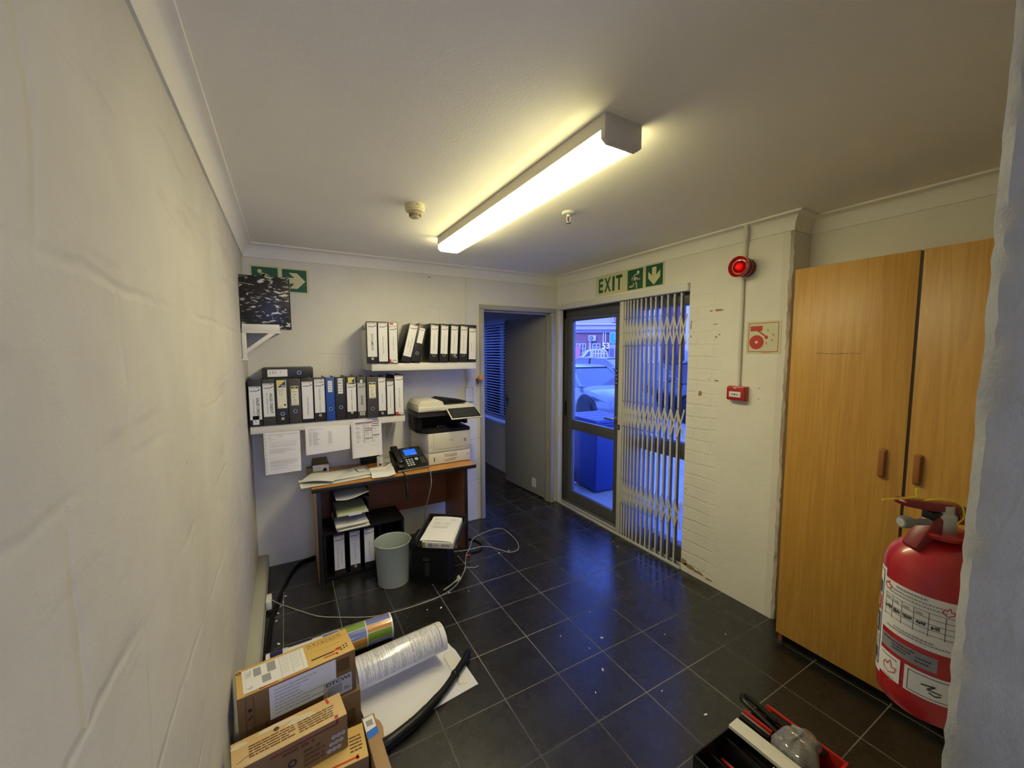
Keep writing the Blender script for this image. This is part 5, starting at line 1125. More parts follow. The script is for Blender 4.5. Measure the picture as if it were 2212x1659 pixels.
def low_front(t, w, d, h, ml, mb_):
    m = mb_; m.X = FR(d); m.poly([(-w*.38, h*.86), (-w*.32, h*.90), (-w*.36, h*.97)], 'inkr', .0004); m.rect(w*.2, h*.2, w*.44, h*.6, 'cardink', .0004); m.scribble(-w*.3, h*.7, w*.5, 3, .02, .006, 'cardink', .0004)
bz = math.atan2(.052, .408)
carton('toner_carton', 'brown carton under the labelled carton by left wall', (.012, 1.742, 0), bz-.01, (.395, .150, .170), 'card', 'card', low_front)
carton('toner_carton', 'upper kraft carton with shipping label and document pouch by left wall', (-.011, 1.752, .170), bz, (.412, .156, .180), 'cardy', 'card', up_top)
def mid_top(t, w, d, h, ml, mb_):
    m = ml; Z = h+.0006
    for x, y, q, s in ((-w*.43, d*.30, .028, .02), (w*.10, d*.20, .05, .03), (-w*.10, d*.38, .07, .02), (w*.36, -.0, .012, .036), (-w*.30, -d*.40, .05, .006)):
        m.poly([(x+q*math.cos(2*PI*i/14)*random.uniform(.7, 1.1), y+s*math.sin(2*PI*i/14)*random.uniform(.6, 1.0)*.6) for i in range(14)], 'tape', Z)
    Z = h+.0012
    m.scribble(-w*.36, d*.10, w*.40, 5, .0105, .0045, 'cardink', Z, None, .85, .25); m.scribble(w*.06, d*.08, w*.36, 5, .0105, .0045, 'cardink', Z, None, .85, .25); m.disc(-w*.12, d*.26, .009, 'cardink', Z, 12);
    m.poly([(w*.345, d*.46), (w*.37, d*.46), (w*.38, d*.25), (w*.355, d*.25)], 'inkr', Z); m.poly([(w*.385, -d*.36), (w*.42, -d*.36), (w*.41, -d*.48), (w*.38, -d*.48)], 'inkr', Z); m.stroke([(-w*.46, -d*.30), (-w*.38, -d*.2), (-w*.34, -d*.22)], .0015, 'cardink', Z)
    m = mb_; m.X = FR(d)
    m.stroke([(-w*.2, h*.86), (w*.40, h*.86), (w*.40, h*.98)], .005, 'maroon', .0004)
    for i in range(3):
        for j in range(3): m.disc(w*.36+i*.016-j*.008, h*.52-j*.022, .0085, 'inkg', .0004, 12)
    m.scribble(-w*.1, h*.75, w*.3, 1, .02, .010, 'cardink', .0004); m.scribble(w*.08, h*.56, w*.2, 4, .017, .009, 'cardink', .0004); m.ring(-w*.02, h*.42, .008, .014, 'ink', .0004, 12)
carton('toner_carton', 'scuffed pale carton with torn paper patches, nearest the camera', (-.038, 1.487, .168), math.atan2(.044, .345), (.342, .112, .130), 'cardp', 'card', mid_top)
def y_top(t, w, d, h, ml, mb_):
    m = ml; Z = h+.0006; m.scribble(w*.36, d*.18, w*.11, 5, .014, .006, 'cardink', Z, None, .9, .2); m.rect(w*.1, -d*.42, w*.42, -d*.37, 'inkr', Z); m.rect(w*.40, -d*.46, w*.425, -d*.34, 'inkr', Z)
    m = MB(); m.X = FR(d); m.rect(-w*.3, h*.2, w*.33, h*.88, 'label', .0005); m.scribble(-w*.28, h*.7, w*.5, 5, .02, .004, 'inkg', .001); m.build('label', t)
carton('toner_carton', 'yellow carton with red corner marks behind the kraft carton edge', (-.001, 1.458, 0), -.01, (.398, .146, .167), 'cardy', 'card', y_top)

def k_top(t, w, d, h, ml, mb_):
    m = MB(); Z = h+.0006; m.poly([(-w*.46, d*.10), (w*.36, d*.14), (w*.36, d*.48), (-w*.46, d*.47)], 'label', Z); m.poly([(-w*.46, d*.10), (w*.40, d*.14), (w*.40, d*.26), (-w*.46, d*.23)], 'bluep', Z+.0003); m.rect(-w*.3, d*.31, w*.2, d*.41, 'inkg', Z+.0003); tag(m.build('barcode_label', t), 'white and blue barcode label')
    m = MB(); m.prism([(0, 0), (.012, -.02), (.016, -.055), (.010, -.09), (0, -.1)], .0025, 'kraft', T(w/2-.001, d*.40, h-.004)); m.build('torn_flap', t)
carton('kraft_carton', 'narrow plain kraft carton with white and blue barcode label on top', (.2285, 1.415, 0), .05, (.047, .262, .170), 'kraft', 'kraft', k_top)

# ------------------------------------------------------------------ toolbox
t = thing('toolbox', 'open red and black toolbox with tools in the bottom corner', 'toolbox', (1.47, .70, 0)); G = T(-1.47, -.70, 0)
m = MB(); m.X = G
x0, x1, y0, y1, H = 1.245, 1.70, .545, .842, .118
m.b2((x0, y0, 0), (x1, y1, .006), 'black', .002)
m.b2((x0, y0, 0), (x0+.006, y1, H), 'black', .002); m.b2((x0, y1-.006, 0), (1.52, y1, H), 'black', .002); m.b2((x0, y0, 0), (1.45, y0+.006, H), 'black', .002)
m.b2((x0+.006, .70, .0), (1.43, .706, .085), 'black'); m.b2((1.33, .706, 0), (1.336, .836, .085), 'black'); m.b2((1.43, .551, 0), (1.436, .836, .095), 'black')
m.build('tray_base', t)
m = MB(); m.X = G; m.b2((1.694, y0, 0), (x1+.004, y1-.02, H), 'redp', .003); m.b2((1.45, y0-.004, 0), (x1+.004, y0+.006, H), 'redp', .003); m.b2((1.52, y1-.006, 0), (x1, y1, .10), 'blackm', .002); m.b2((1.655, .60, H-.012), (1.694, .80, H-.006), 'black', .002); m.build('red_shell', t)
m = MB(); m.X = G; m.b2((1.565, .735, .02), (1.575, .845, .138), 'redp', .003); m.b2((1.55, .735, .05), (1.558, .845, .132), 'steel', .001); m.b2((1.538, .735, .04), (1.546, .845, .126), 'black', .002)
m.poly([(1.60, .72), (1.645, .72), (1.645, .83), (1.60, .83)], 'redp', .11); m.b2((1.60, .72, .09), (1.648, .835, .11), 'redp', .006); m.build('tool_clips', t)
m = MB(); m.X = G; m.tube([(1.60, .70, .11), (1.598, .80, .135), (1.60, .86, .145), (1.625, .878, .145), (1.638, .85, .14), (1.645, .76, .12)], .011, 'black', 10, None, 5); m.build('handle', t)
m = MB(); m.X = G
for i in range(5): m.tube([(1.27+.03*i, .72, .02+.006*i), (1.285+.028*i, .825, .03)], .007, ['steel', 'navy', 'black', 'steel', 'redp'][i], 8)
m.b2((1.265, .60, .01), (1.32, .69, .05), 'black', .006); m.tube([(1.34, .60, .03), (1.41, .67, .04)], .010, 'navy', 10); m.build('hand_tools', t)
def bag(name, label, c, rx_, ry_, h, seed, tl=0.):
    rs = random.Random(seed); ph = [rs.uniform(0, 6) for _ in range(8)]; tb = thing(name, label, 'plastic bag', c, tl)
    def fn(u, v):
        a = 2*PI*u; b_ = v*PI/2; k = 1+.10*math.sin(3*a+ph[0]+3*v)+.07*math.sin(7*a+ph[1])+.05*math.sin(11*a+ph[2]+5*v)
        return (rx_*k*math.cos(a)*math.cos(b_)**.6, ry_*k*math.sin(a)*math.cos(b_)**.6, h*math.sin(b_)*(1+.08*math.sin(5*a+ph[3])))
    m = MB(); m.grid(fn, 44, 12, 'plastic_bag'); m.build('film', tb, 25); return tb
b1 = bag('plastic_bag', 'clear crumpled plastic bag with fittings inside the toolbox', (1.588, .655, .125), .092, .068, .050, 4, .0)
m = MB(); m.b2((-.05, -.035, .004), (.03, .03, .030), 'file_grey', .008); m.tube([(.0, -.03, .03), (.055, .0, .036), (.05, .045, .03)], .008, 'inkg', 8, None, 4); m.build('fittings', b1)
m = MB(); m.b2((-.07, -.05, -.112), (.045, .05, .0), 'blackm', .01); m.build('packing', b1)
b2_ = bag('plastic_bag', 'second clear bag with small paper tag under the white strip', (1.395, .612, .122), .075, .058, .020, 9)
m = MB(); m.grid(lambda u, v: (-.005+.035*u, .0+.045*v, .0215+.004*u), 2, 2, 'paper2', None, 'paper2', .0008); m.build('tag', b2_)
m = MB(); m.b2((-.04, -.04, .002), (.035, .02, .012), 'navy', .003); m.build('fittings', b2_)
t = thing('trunking_offcut', 'white plastic trunking offcut lying across the open toolbox', 'plastic strip', (1.468, .66, .152)); 
m = MB(); m.b2((-.0285, -.26, 0), (.0285, .166, .003), 'shelf_white', .0005); m.b2((-.0285, -.26, -.010), (-.0265, .166, 0), 'shelf_white'); m.b2((.0265, -.26, -.010), (.0285, .166, 0), 'shelf_white'); m.build('strip', t); t.rotation_euler = (0, 0, .03)

# ------------------------------------------------------------------ wardrobe
t = thing('wardrobe', 'tall oak veneer two door wardrobe in the alcove', 'wardrobe', (2.48, .62, 0)); G = T(-2.48, -.62, 0)
m = MB(); m.X = G
m.b2((2.318, .14, .065), (2.65, 1.082, 2.008), 'oak', .001); m.b2((2.335, .14, .0), (2.345, 1.064, .065), 'blackm'); m.b2((2.318, 1.064, 0), (2.65, 1.082, .065), 'oakedge'); m.build('carcass', t)
for ya, yb, hy in ((.622, 1.088, .692), (.138, .612, .578)):
    m = MB(); m.X = G; m.b2((2.299, ya, .050), (2.316, yb, 2.016), 'oak', .0015)
    if ya > .6:
        for k in range(9): m.rect(.80+k*.02, 1.586+.0012*math.sin(k), .80+k*.02+.017, 1.588+.0012*math.sin(k), 'cardink', 0, frame((2.2985, 0, 0), (0, 1, 0), (0, 0, 1), (-1, 0, 0)))   # a long scratch
    dr = m.build('door', t)
    m = MB(); m.X = G
    v = []; 
    m.b2((2.286, hy-.013, 1.035), (2.299, hy+.013, 1.165), 'oakdark', .005); m.b2((2.276, hy-.011, 1.042), (2.288, hy+.011, 1.158), 'oakdark', .005); m.build('handle', dr)
m = MB(); m.X = G; m.b2((2.302, .6125, .05), (2.314, .6215, 2.012), 'gap'); m.build('door_gap', t)  # dark strip filling the gap between the doors


# ------------------------------------------------------------------ fire extinguisher on the near wall
ex, ey = 1.062, .229; t = thing('fire_extinguisher', 'red fire extinguisher with service labels hanging on the near wall', 'fire extinguisher', (ex, ey, .918)); r = .0745
VT = T(0, 0, -.030)
m = MB(); m.lathe([(0, .012), (.05, .004), (.068, 0), (.0725, .008), (r, .03), (r, .06), (r-.0015, .062), (r, .064), (r, .266)]+[(r*math.cos(a)*.86+r*.14*(1-a/(PI/2))*1.0, .266+.066*math.sin(a)) for a in [PI/2*i/10 for i in range(1, 10)]]+[(.020, .336), (.020, .342), (0, .342)], 'red', None, 64); m.build('cylinder', t)
def wrap(m, a0, a1, z0, z1, mt, k, n_=10):
    v = []; f = []
    for i in range(n_+1):
        a = a0+(a1-a0)*i/n_; v += [((r+k)*math.cos(a), (r+k)*math.sin(a), z0*.85), ((r+k)*math.cos(a), (r+k)*math.sin(a), z1*.85)]
    for i in range(n_): f.append((2*i, 2*i+2, 2*i+3, 2*i+1))
    m.add(v, f, mt)
LV = math.radians  # the face seen from the doorway looks towards -x
# camera sees azimuths from about 90 (left edge in view) to 195 degrees (hidden by the wall)
m = MB(); wrap(m, LV(75), LV(131), .045, .300, 'label', .0007, 14); wrap(m, LV(131), LV(250), .165, .282, 'label', .0007, 24); wrap(m, LV(131), LV(163), .055, .112, 'label', .0007); wrap(m, LV(168), LV(250), .055, .112, 'label', .0007, 16)
wrap(m, LV(131), LV(200), .121, .153, 'greylabel', .0008, 14)
W_ = lambda a0, a1, z0, z1, mt, k=.0012: wrap(m, LV(a0), LV(a1), z0, z1, mt, k, max(2, int((a1-a0)/6)+1))
W_(124.5, 126, .062, .292, 'navy'); W_(80, 126, .290, .292, 'navy'); W_(80, 126, .060, .063, 'navy')
for z0, z1, mt in ((.232, .262, 'navy'), (.190, .225, 'inkr'), (.135, .183, 'navy'), (.103, .130, 'label_grey'), (.068, .097, 'navy')): W_(82, 121, z0, z1, mt)
W_(100, 114, .14, .17, 'label', .0015); W_(100, 114, .196, .218, 'label', .0015)
for z in (.248, .236, .224, .212, .200): W_(134, 245, z, z+.0008, 'ink')
for a in (134, 146, 159, 173, 188, 204): W_(a, a+.6, .196, .248, 'ink')
for a0, a1, z, h in ((150, 186, .272, .004), (142, 200, .264, .003), (140, 205, .256, .003), (150, 195, .181, .003), (140, 210, .175, .003)):
    a = a0
    while a < a1: l = random.uniform(1.5, 4); W_(a, min(a+l, a1), z, z+h, 'inkg'); a += l+.8
for a0 in (135, 147, 160, 174): 
    for z in (.241, .238): W_(a0+1, a0+8, z, z+.0018, 'inkg')
for a0, l in ((134.5, 10), (148, 9), (161, 10), (176, 9), (191, 8)):
    a = a0
    while a < a0+l: q = random.uniform(.6, 1.6); W_(a, a+q, .214+random.uniform(0, .004), .220+random.uniform(0, .004), 'ink'); a += q+.4
for a0, z, l in ((136, .145, 40), (150, .138, 22), (150, .131, 18), (178, .138, 14), (178, .130, 12)):
    a = a0
    while a < a0+l: q = random.uniform(1, 3); W_(a, a+q, z, z+.003, 'ink'); a += q+.8
W_(134, 158, .103, .106, 'inkg'); W_(138, 156, .058, .060, 'inkg')
def flame(a, z, s):
    pts = [(0, -1), (.7, -.5), (.8, .2), (.35, -.05), (.15, .9), (-.25, .1), (-.5, .45), (-.75, -.2), (-.6, -.6), (0, -1)]
    for p, q in zip(pts, pts[1:]):
        A_ = [(LV(a)+p[0]*s/r, z+p[1]*s), (LV(a)+q[0]*s/r, z+q[1]*s)]; d = Vector((A_[1][0]-A_[0][0])*r*Vector((1, 0))) + Vector((0, A_[1][1]-A_[0][1])); nn = Vector((-d.y, d.x)).normalized()*.0007
        v = [((r+.0013)*math.cos(a_+o*nn.x/r), (r+.0013)*math.sin(a_+o*nn.x/r), z_*.85+o*nn.y) for a_, z_ in A_ for o in (-1, 1)]
        m.add(v, [(0, 2, 3, 1)], 'inkr')
flame(137, .268, .010); flame(148, .083, .016); flame(206, .262, .010)
for p in ((172, 240, .060, .0612), (172, 240, .105, .1062), (172, 172.8, .060, .106)): W_(*p, 'ink')
for (a0, z0, a1, z1) in ((186, .086, 200, .090), (200, .090, 192, .080), (192, .080, 206, .078), (194, .074, 200, .070), (200, .070, 206, .074)):
    n_ = 6
    for i in range(n_): f0, f1 = i/n_, (i+1)/n_; aa, ab_ = a0+(a1-a0)*f0, a0+(a1-a0)*f1; za, zb = z0+(z1-z0)*f0, z0+(z1-z0)*f1; W_(min(aa, ab_), max(aa, ab_), min(za, zb)-.001, max(za, zb)+.001, 'ink', .0014)
m.build('label', t)
m = MB(); m.X = VT; m.lathe([(.024, .366), (.040, .366), (.042, .372), (.040, .376), (.022, .376)], 'red', None, 32); m.lathe([(.020, .372), (.020, .405), (.016, .41), (.016, .425), (0, .425)], 'steel', None, 24); m.build('valve', t)
HD = math.atan2(.51, -.86)   # handles point left across the view
K = VT @ RZ(HD)
m = MB(); m.X = K; m.prism([(-.03, .424), (.075, .436), (.082, .432), (.080, .424), (.03, .414), (-.03, .408)], .026, 'maroon', frame((0, .013, 0), (1, 0, 0), (0, 0, 1), (0, -1, 0)), .003); m.build('squeeze_lever', t)
m = MB(); m.X = K; m.prism([(.0, .400), (.022, .404), (.060, .345), (.050, .335), (.030, .345), (-.005, .385)], .030, 'maroon', frame((0, .015, 0), (1, 0, 0), (0, 0, 1), (0, -1, 0)), .004); m.b2((-.02, -.012, .395), (.028, .012, .412), 'black', .003); m.build('carry_handle', t)
m = MB(); m.X = K; m.lathe([(0, 0), (.0105, 0), (.0115, .004), (.0115, .012), (.009, .018), (.006, .018), (.006, .05)], 'file_in', frame((.088, .012, .395), (0, 1, 0), (0, 0, 1), (-1, 0, 0)), 20); m.disc(0, 0, .008, 'label_grey', .0, 20, frame((.0885, .012, .395), (0, 1, 0), (0, 0, 1), (1, 0, 0))); m.build('pressure_gauge', t)
m = MB(); m.X = K; m.tube([(-.015, 0, .395), (-.05, 0, .405), (-.09, 0, .395), (-.10, -.0, .34), (-.098, 0, .25), (-.095, 0, .06)], .010, 'rubber', 12, None, 5); m.lathe([(.012, 0), (.016, .02), (.016, .05)], 'red', frame((-.02, 0, .40), (0, 1, 0), (0, 0, 1), (-1, 0, 0)), 16); m.build('hose', t)
m = MB(); m.tube([K @ Vector((.05, .006, .44)), K @ Vector((.125, .012, .437))], .0016, 'tyellow', 6); m.tube([K @ Vector((.055, .006, .437)), K @ Vector((.058, .006, .456))], .0022, 'tyellow', 6); m.tube([K @ Vector(p) for p in ((.05, .014, .437), (.02, .018, .44), (-.012, .018, .43), (-.02, .017, .405), (-.005, .017, .392))], .0016, 'tyellow', 6, None, 4); tag(m.build('seal_tie', t), 'yellow plastic seal tie')
m = MB(); m.b2((-.03, -.106, .30), (.03, -.066, .33), 'steel', .002); m.build('wall_bracket', t)
# ------------------------------------------------------------------ outside the glass door
m = MB(); m.b2((2.70, -6, -.35), (75, 75, -.16), 'pave'); struct('ground_outside', m)
m = MB(); m.b2((2.66, -2, -.2), (3.75, 9, -.09), 'pave2', .01); struct('stoep', m)

t = thing('wheelie_bin', 'blue wheeled rubbish bin standing just outside the glass door', 'wheelie bin', (3.36, 3.75, -.09), -.08)
def frustum(m, b, tp, mt, bev=.02):
    (x0, x1, y0, y1, z0), (u0, u1, w0, w1, z1) = b, tp; bm_ = bmesh.new()
    lo = [bm_.verts.new(p) for p in ((x0, y0, z0), (x1, y0, z0), (x1, y1, z0), (x0, y1, z0))]; hi = [bm_.verts.new(p) for p in ((u0, w0, z1), (u1, w0, z1), (u1, w1, z1), (u0, w1, z1))]
    bm_.faces.new(lo[::-1]); bm_.faces.new(hi)
    for i in range(4): bm_.faces.new((lo[i], lo[(i+1) % 4], hi[(i+1) % 4], hi[i]))
    bmesh.ops.recalc_face_normals(bm_, faces=bm_.faces[:])
    if bev: bmesh.ops.bevel(bm_, geom=bm_.edges[:], offset=bev, segments=3, profile=.5, affect='EDGES')
    m.bm(bm_, mt)
m = MB(); frustum(m, (-.22, .22, -.27, .22, .02), (-.26, .26, -.33, .30, .835), 'binblue'); m.b2((-.28, -.35, .815), (.28, .32, .855), 'binblue', .012); m.build('body', t)
m = MB(); frustum(m, (-.285, .285, -.355, .325, .855), (-.27, .27, -.34, .31, .895), 'binblue', .012)
for i in range(3): m.b2((-.2, -.2+i*.17, .890), (.2, -.13+i*.17, .898), 'binblue', .004)
m.build('lid', t)
m = MB(); m.tube([(-.2, .34, .865), (.2, .34, .865)], .016, 'binblue', 10); m.build('handle', t)
for s in (-1, 1): m = MB(); m.lathe([(0, 0), (.09, 0), (.1, .02), (.09, .04), (0, .04)], 'tyre', T(s*.24-.02, .22, .10) @ RY(PI/2), 24); m.build('wheel', t)

def car(name, label, loc, rz, paint, L=4.2, W=1.74, H=1.46, suv=0.):
    """nose towards -y; loft of cross sections, cabin above with glass all round"""
    t = thing(name, label, 'car', loc, rz)
    secs = [(-.5, .34, .66, .55), (-.485, .26, .76, .80), (-.43, .20, .84, .93), (-.30, .18, .93, .985), (-.17, .18, 1.0, 1.0), (.0, .18, 1.03, 1.0), (.25, .18, 1.05, 1.0), (.40, .20, 1.06, .98), (.475, .26, 1.04, .93), (.5, .36, .9, .86)]
    b = bmesh.new(); rings = []
    for fy, z0, z1, k in secs:
        hw = W/2*k; z1 += suv; rings.append([b.verts.new((x*hw, fy*L, z0+(z1-z0)*q)) for x, q in ((-.92, 0), (-1, .18), (-1, .55), (-.96, .82), (-.86, .97), (-.4, 1.015), (0, 1.02), (.4, 1.015), (.86, .97), (.96, .82), (1, .55), (1, .18), (.92, 0))])
    for p, q in zip(rings, rings[1:]):
        for i in range(len(p)-1): b.faces.new((p[i], p[i+1], q[i+1], q[i]))
        b.faces.new((p[-1], p[0], q[0], q[-1]))
    b.faces.new(rings[0]); b.faces.new(rings[-1][::-1]); bmesh.ops.recalc_face_normals(b, faces=b.faces[:])
    m = MB(); m.bm(b, paint); m.build('body', t, 40)
    zb = 1.0+suv; hw = W/2
    base = [(-.88*hw, -.21*L, zb-.03), (.88*hw, -.21*L, zb-.03), (.92*hw, .44*L, zb), (-.92*hw, .44*L, zb)]
    top = [(-.66*hw, -.015*L, H-.04), (.66*hw, -.015*L, H-.04), (.68*hw, .34*L, H-.04), (-.68*hw, .34*L, H-.04)]
    m = MB(); m.add(base+top, [(0, 1, 5, 4), (1, 2, 6, 5), (2, 3, 7, 6), (3, 0, 4, 7)], 'carglass'); m.build('glazing', t, 20)
    m = MB(); bb = bmesh.new(); vs = [bb.verts.new(p) for p in [(-.69*hw, -.03*L, H-.05), (.69*hw, -.03*L, H-.05), (.71*hw, .36*L, H-.05), (-.71*hw, .36*L, H-.05), (-.5*hw, .02*L, H+.01), (.5*hw, .02*L, H+.01), (.5*hw, .30*L, H+.01), (-.5*hw, .30*L, H+.01)]]
    for f in ((3, 2, 1, 0), (4, 5, 6, 7), (0, 1, 5, 4), (1, 2, 6, 5), (2, 3, 7, 6), (3, 0, 4, 7)): bb.faces.new([vs[i] for i in f])
    bmesh.ops.recalc_face_normals(bb, faces=bb.faces[:]); m.bm(bb, paint)
    for s in (-1, 1):
        for (a, c) in ((base[0], top[0]), (base[3], top[3])): m.tube([(s*abs(a[0])*1.0, a[1], a[2]), (s*abs(c[0])*1.0, c[1], c[2])], .035, paint, 8)
        m.tube([(s*.905*hw, .16*L, zb), (s*.675*hw, .17*L, H-.05)], .04, 'black', 8)
    m.build('roof', t, 30)
    for s in (-1, 1):
        m = MB(); m.box((s*(hw+.08), -.17*L, zb+.06), (.17, .10, .12), paint, .03); m.build('mirror', t)
        m = MB(); m.poly([(s*hw*.52, -.472*L, .70+suv), (s*hw*.90, -.425*L, .76+suv), (s*hw*.955, -.37*L, .82+suv), (s*hw*.93, -.40*L, .70+suv), (s*hw*.6, -.481*L, .62+suv)], 'darkscreen'); m.X = I4
        m = MB(); m.add([(s*hw*.50, -.492*L, .66+suv), (s*hw*.86, -.455*L, .70+suv), (s*hw*1.0, -.37*L, .82+suv), (s*hw*.985, -.37*L, .75+suv), (s*hw*.87, -.46*L, .61+suv), (s*hw*.52, -.495*L, .58+suv)], [(0, 1, 2, 3, 4, 5)], 'carglass'); m.build('headlight', t)
        for fy in (-.30, .31):
            m = MB(); m.lathe([(0, -.02), (.30, -.02), (.325, .02), (.325, .16), (0, .16)], 'tyre', T(s*(hw-.13 if s > 0 else hw+.0)-(0 if s > 0 else -.13)*0, fy*L, .325) @ RY(PI/2*1) @ T(0, 0, -.0 if s > 0 else -.03), 32)
            m.lathe([(0, 0), (.19, 0), (.2, -.03)], 'steel', T(s*(hw+.035), fy*L, .325) @ RY(s*PI/2) @ T(0, 0, -.01), 24); m.lathe([(.35, 0), (.42, .0), (.42, -.02)], 'black', T(s*(hw+.012), fy*L, .325) @ RY(s*PI/2), 28, False); m.build('wheel', t)
    m = MB(); m.b2((-.5*hw, -.505*L, .42+suv), (.5*hw, -.49*L, .60+suv), 'black', .02); m.build('grille', t)
    return t
car('car', 'silver car parked facing right just beyond the blue wheelie bin', (7.46, 8.74, -.20), -.134, 'carsilver', 4.2, 1.75, 1.41, -.10)
car('car', 'dark car parked further back behind the security gate', (9.38, 7.3, -.18), -.10, 'cardark', 4.3, 1.75, 1.50, .0)
car('car', 'pale car partly hidden at right of the glass door behind the silver car', (12.9, 13.6, -.18), .3, 'carsilver', 4.1, 1.7, 1.50)

# facade across the yard: local frame, u to the right, v up, w towards us
FD = 46.; fy_ = math.radians(29.64); fwd = Vector((math.sin(fy_), math.cos(fy_))); rgt = Vector((math.cos(fy_), -math.sin(fy_)))
O = fwd*FD+rgt*(.209*FD)
FX = frame((0, 0, 0), (rgt.x, rgt.y, 0), (0, 0, 1), (-fwd.x, -fwd.y, 0))
P1 = 857.1/FD    # pixels per metre at the facade
def U(px): return (px-1285)/P1
def V(py): return 1.6+(759-py)/P1
t = thing('brick_building', 'pale building with brick band and white windows across the yard', 'building', (O.x, O.y, -.16))
def fm(): m = MB(); m.X = FX @ T(0, .16, 0); return m
m = fm(); m.b2((-18, -.32, -6), (16, V(719), 0), 'brickout'); m.build('brick_wall', t)
m = fm(); m.b2((-18, V(719), -6), (16, 11, .25), 'plasterout'); m.b2((-18, V(713), .25), (16, V(708), .6), 'plasterout'); m.b2((-18, V(700), .25), (16, V(703), .45), 'frameout'); m.build('parapet', t)
m = fm(); m.b2((U(1318), V(800), 0), (16, V(719), .3), 'plasterout'); m.build('pilaster', t)
for a, b, c, d in ((1252, 1264, 743, 763), (1279, 1295, 743, 757), (1240, 1250, 743, 763), (1262, 1276, 757, 772)):
    m = fm(); m.b2((U(a), V(d), .01), (U(b), V(c), .06), 'winout'); w_ = m.build('window', t)
    m = fm()
    for x in (a, (a+b)/2, b): m.b2((U(x)-.05, V(d), .05), (U(x)+.05, V(c), .14), 'frameout')
    for y in (c, d, (c+d)/2): m.b2((U(a), V(y)-.05, .05), (U(b), V(y)+.05, .14), 'frameout')
    m.build('window_bars', w_)
m = fm(); m.b2((U(1313), V(775), .3), (U(1334), V(745), .36), 'frameout'); m.b2((U(1314), V(773), .36), (U(1324), V(753), .40), 'winout'); m.b2((U(1326), V(773), .36), (U(1333), V(753), .40), 'winout')
for k in range(9): m.b2((U(1313+2.3*k), V(752), .36), (U(1314+2.3*k), V(745), .42), 'plasterout')
m.build('shop_window', t)
for x in (1301.5, 1306.5): m = fm(); m.b2((U(x)-.06, V(760), 0.0), (U(x)+.06, V(718), .14), 'frameout'); m.build('downpipe', t)
for x in (1272, 1274.5): m = fm(); m.b2((U(x)-.05, V(765), 0.0), (U(x)+.05, V(737), .12), 'frameout'); m.build('downpipe', t)
m = fm(); m.text('53', .95, 'paper', U(1306.5), V(748), .34, bold=.02); m.b2((U(1300), V(753), .0), (U(1313), V(742), .30), 'brickout'); tag(m.build('house_number', t), 'white number 53')
def wallthing(name, label, cat, px, py, wd=FX):
    q = FX @ T(U(px), V(py), 0); o = thing(name, label, cat, (O.x+q[0][3], O.y+q[1][3], q[2][3])); return o
for px, py, lab, off in ((1277, 731, 'air conditioner unit on the brick wall above the parked pickup truck', .02), (1327, 691, 'air conditioner unit high at right of the building across the yard', .27)):
    o = wallthing('aircon_unit', lab, 'air conditioner', px, py)
    m = MB(); m.X = FX; m.b2((-.42, -.32, off), (.42, .32, off+.34), 'acwhite', .03); m.build('casing', o)
    m = MB(); m.X = FX; m.disc(-.10, 0, .26, 'winout', off+.345, 28); m.ring(-.10, 0, .10, .12, 'acwhite', off+.35, 20); m.disc(-.10, 0, .05, 'acwhite', off+.352, 14); m.build('fan_grille', o)
o = wallthing('blue_signboard', 'sky blue signboard on the building beside number 53', 'sign', 1325, 731)
m = MB(); m.X = FX; m.b2((-.62, -.60, .44), (.75, .60, .50), 'frameout', .01); m.build('frame', o)
m = MB(); m.X = FX; m.rect(-.57, -.55, .70, .55, 'skyblue', .505); 
for k in range(5): m.rect(-.1, .35-k*.14, .62, .43-k*.14, 'plasterout', .51)
m.build('panel', o)
# white pickup with cage, parked before the building
TD = 38.; O2 = fwd*TD+rgt*(.209*TD); P2 = 857.1/TD
def U2(px): return (px-1285)/P2
def V2(py): return 1.6+(759-py)/P2
t = thing('pickup_truck', 'white pickup truck with load cage parked before the brick building', 'truck', (O2.x, O2.y, -.16))
m = MB(); m.X = FX @ T(0, .16, 0)
body = [(U2(1243), V2(783)), (U2(1243), V2(775)), (U2(1256), V2(771)), (U2(1266), V2(757.5)), (U2(1274), V2(755)), (U2(1275), V2(775)), (U2(1315), V2(775)), (U2(1315), V2(789)), (U2(1243), V2(789))]
m.prism(body, 1.7, 'carwhite', T(0, 0, -.9), .03); m.build('body', t)
m = MB(); m.X = FX @ T(0, .16, 0); m.poly([(U2(1258), V2(771)), (U2(1266.5), V2(760)), (U2(1271), V2(758)), (U2(1271), V2(769)), (U2(1264), V2(770))], 'winout', .81); m.build('window', t)
m = MB(); m.X = FX @ T(0, .16, 0)
for w_ in (-.8, .75):
    m.tube([(U2(1277), V2(775), w_), (U2(1277), V2(757), w_), (U2(1281), V2(755), w_), (U2(1301), V2(755), w_), (U2(1306), V2(760), w_), (U2(1309), V2(775), w_)], .06, 'carwhite', 8)
    for x in (1283, 1289, 1295, 1301): m.tube([(U2(x), V2(775), w_), (U2(x), V2(755), w_)], .045, 'carwhite', 6)
    m.tube([(U2(1277), V2(764), w_), (U2(1306), V2(764), w_)], .04, 'carwhite', 6)
m.build('load_cage', t)
for x in (1253, 1303):
    m = MB(); m.X = FX @ T(0, .16, 0); m.lathe([(0, 0), (.34, 0), (.34, .2), (0, .2)], 'tyre', T(U2(x), .20, .65), 24); m.build('wheel', t)
o = wallthing('pink_board', 'pink board standing at left edge of the building across the yard', 'board', 1245, 765); m = MB(); m.X = FX; m.b2((-.35, -1.9, .30), (.35, .9, .40), 'pinkout'); m.build('panel', o)
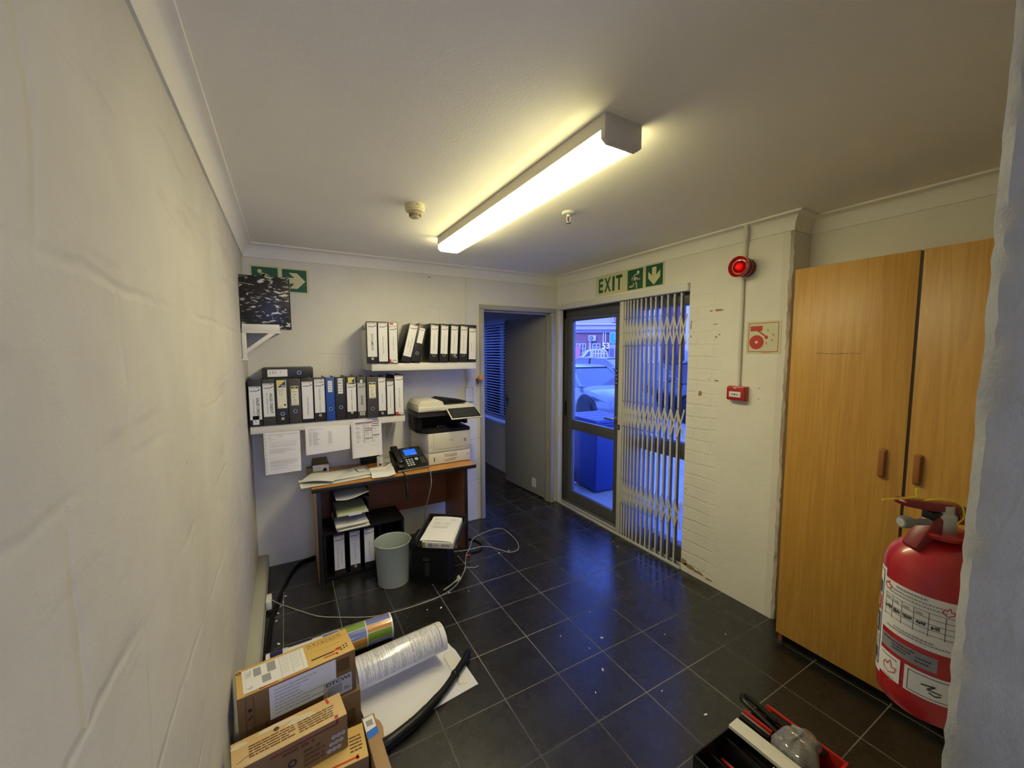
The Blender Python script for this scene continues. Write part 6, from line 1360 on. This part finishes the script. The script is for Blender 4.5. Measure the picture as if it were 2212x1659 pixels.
# brick side building close on the right with white downpipe
t = thing('brick_side_building', 'dark brick building with pale downpipe seen through the security gate', 'building', (9.5, 8.25, -.16))
m = MB(); m.b2((1.2, -6.5, 0), (6, .70, 9), 'bricknear'); m.build('brick_wall', t)
m = MB(); m.tube([(1.10, .80, 0), (1.10, .80, 9)], .09, 'frameout', 12); m.build('downpipe', t)
m = MB(); m.tube([(1.10, -.38, 0), (1.10, -.38, 9)], .07, 'frameout', 12); m.build('downpipe', t)
m = MB(); m.b2((1.15, -6.5, 0), (1.2, .7, .5), 'plasterout'); m.build('plinth', t)

# ------------------------------------------------------------------ light, sky, camera
w = bpy.data.worlds.new('sky'); sc.world = w; w.use_nodes = True
bg = w.node_tree.nodes['Background']; bg.inputs['Color'].default_value = (.11, .215, 1, 1); bg.inputs['Strength'].default_value = 5.4
su = bpy.data.lights.new('sun', 'SUN'); su.energy = 4.2; su.color = (.36, .34, 1); su.angle = .01
so = bpy.data.objects.new('sun', su); COL.objects.link(so)
so.rotation_euler = Vector((.82, .40, -.62)).to_track_quat('-Z', 'Y').to_euler()
ar = bpy.data.lights.new('rear_fill_light', 'AREA'); ar.shape = 'RECTANGLE'; ar.size = 1.2; ar.size_y = .3; ar.energy = 25; ar.color = (.80, .87, 1)
ao = bpy.data.objects.new('rear_fill_light', ar); COL.objects.link(ao); ao.location = (.55, -1.5, 2.3)   # added fill light, out of view behind the doorway
cam = bpy.data.cameras.new('camera'); co = bpy.data.objects.new('camera', cam); COL.objects.link(co); sc.camera = co
cam.sensor_fit = 'HORIZONTAL'; cam.sensor_width = 36; cam.lens = 36*857.125/2212; cam.clip_start = .02; cam.clip_end = 300
yaw, pit, rol = (math.radians(a) for a in (29.63976915, 4.68771095, -.12252255))
f_ = Vector((math.sin(yaw)*math.cos(pit), math.cos(yaw)*math.cos(pit), -math.sin(pit))); r_ = Vector((math.cos(yaw), -math.sin(yaw), 0)); u_ = r_.cross(f_)
r2_ = math.cos(rol)*r_+math.sin(rol)*u_; u2_ = math.cos(rol)*u_-math.sin(rol)*r_
mw = Matrix.Identity(4)
for k in range(3): mw[k][0] = r2_[k]; mw[k][1] = u2_[k]; mw[k][2] = -f_[k]
mw[0][3], mw[1][3], mw[2][3] = 0, 0, 1.6
co.matrix_world = mw
vs_ = sc.view_settings; vs_.view_transform = 'Standard'; vs_.look = 'None'; vs_.gamma = 1; vs_.exposure = .34; vs_.use_curve_mapping = False
sc.cycles.max_bounces = 8; sc.cycles.transparent_max_bounces = 16; sc.cycles.sample_clamp_indirect = 4
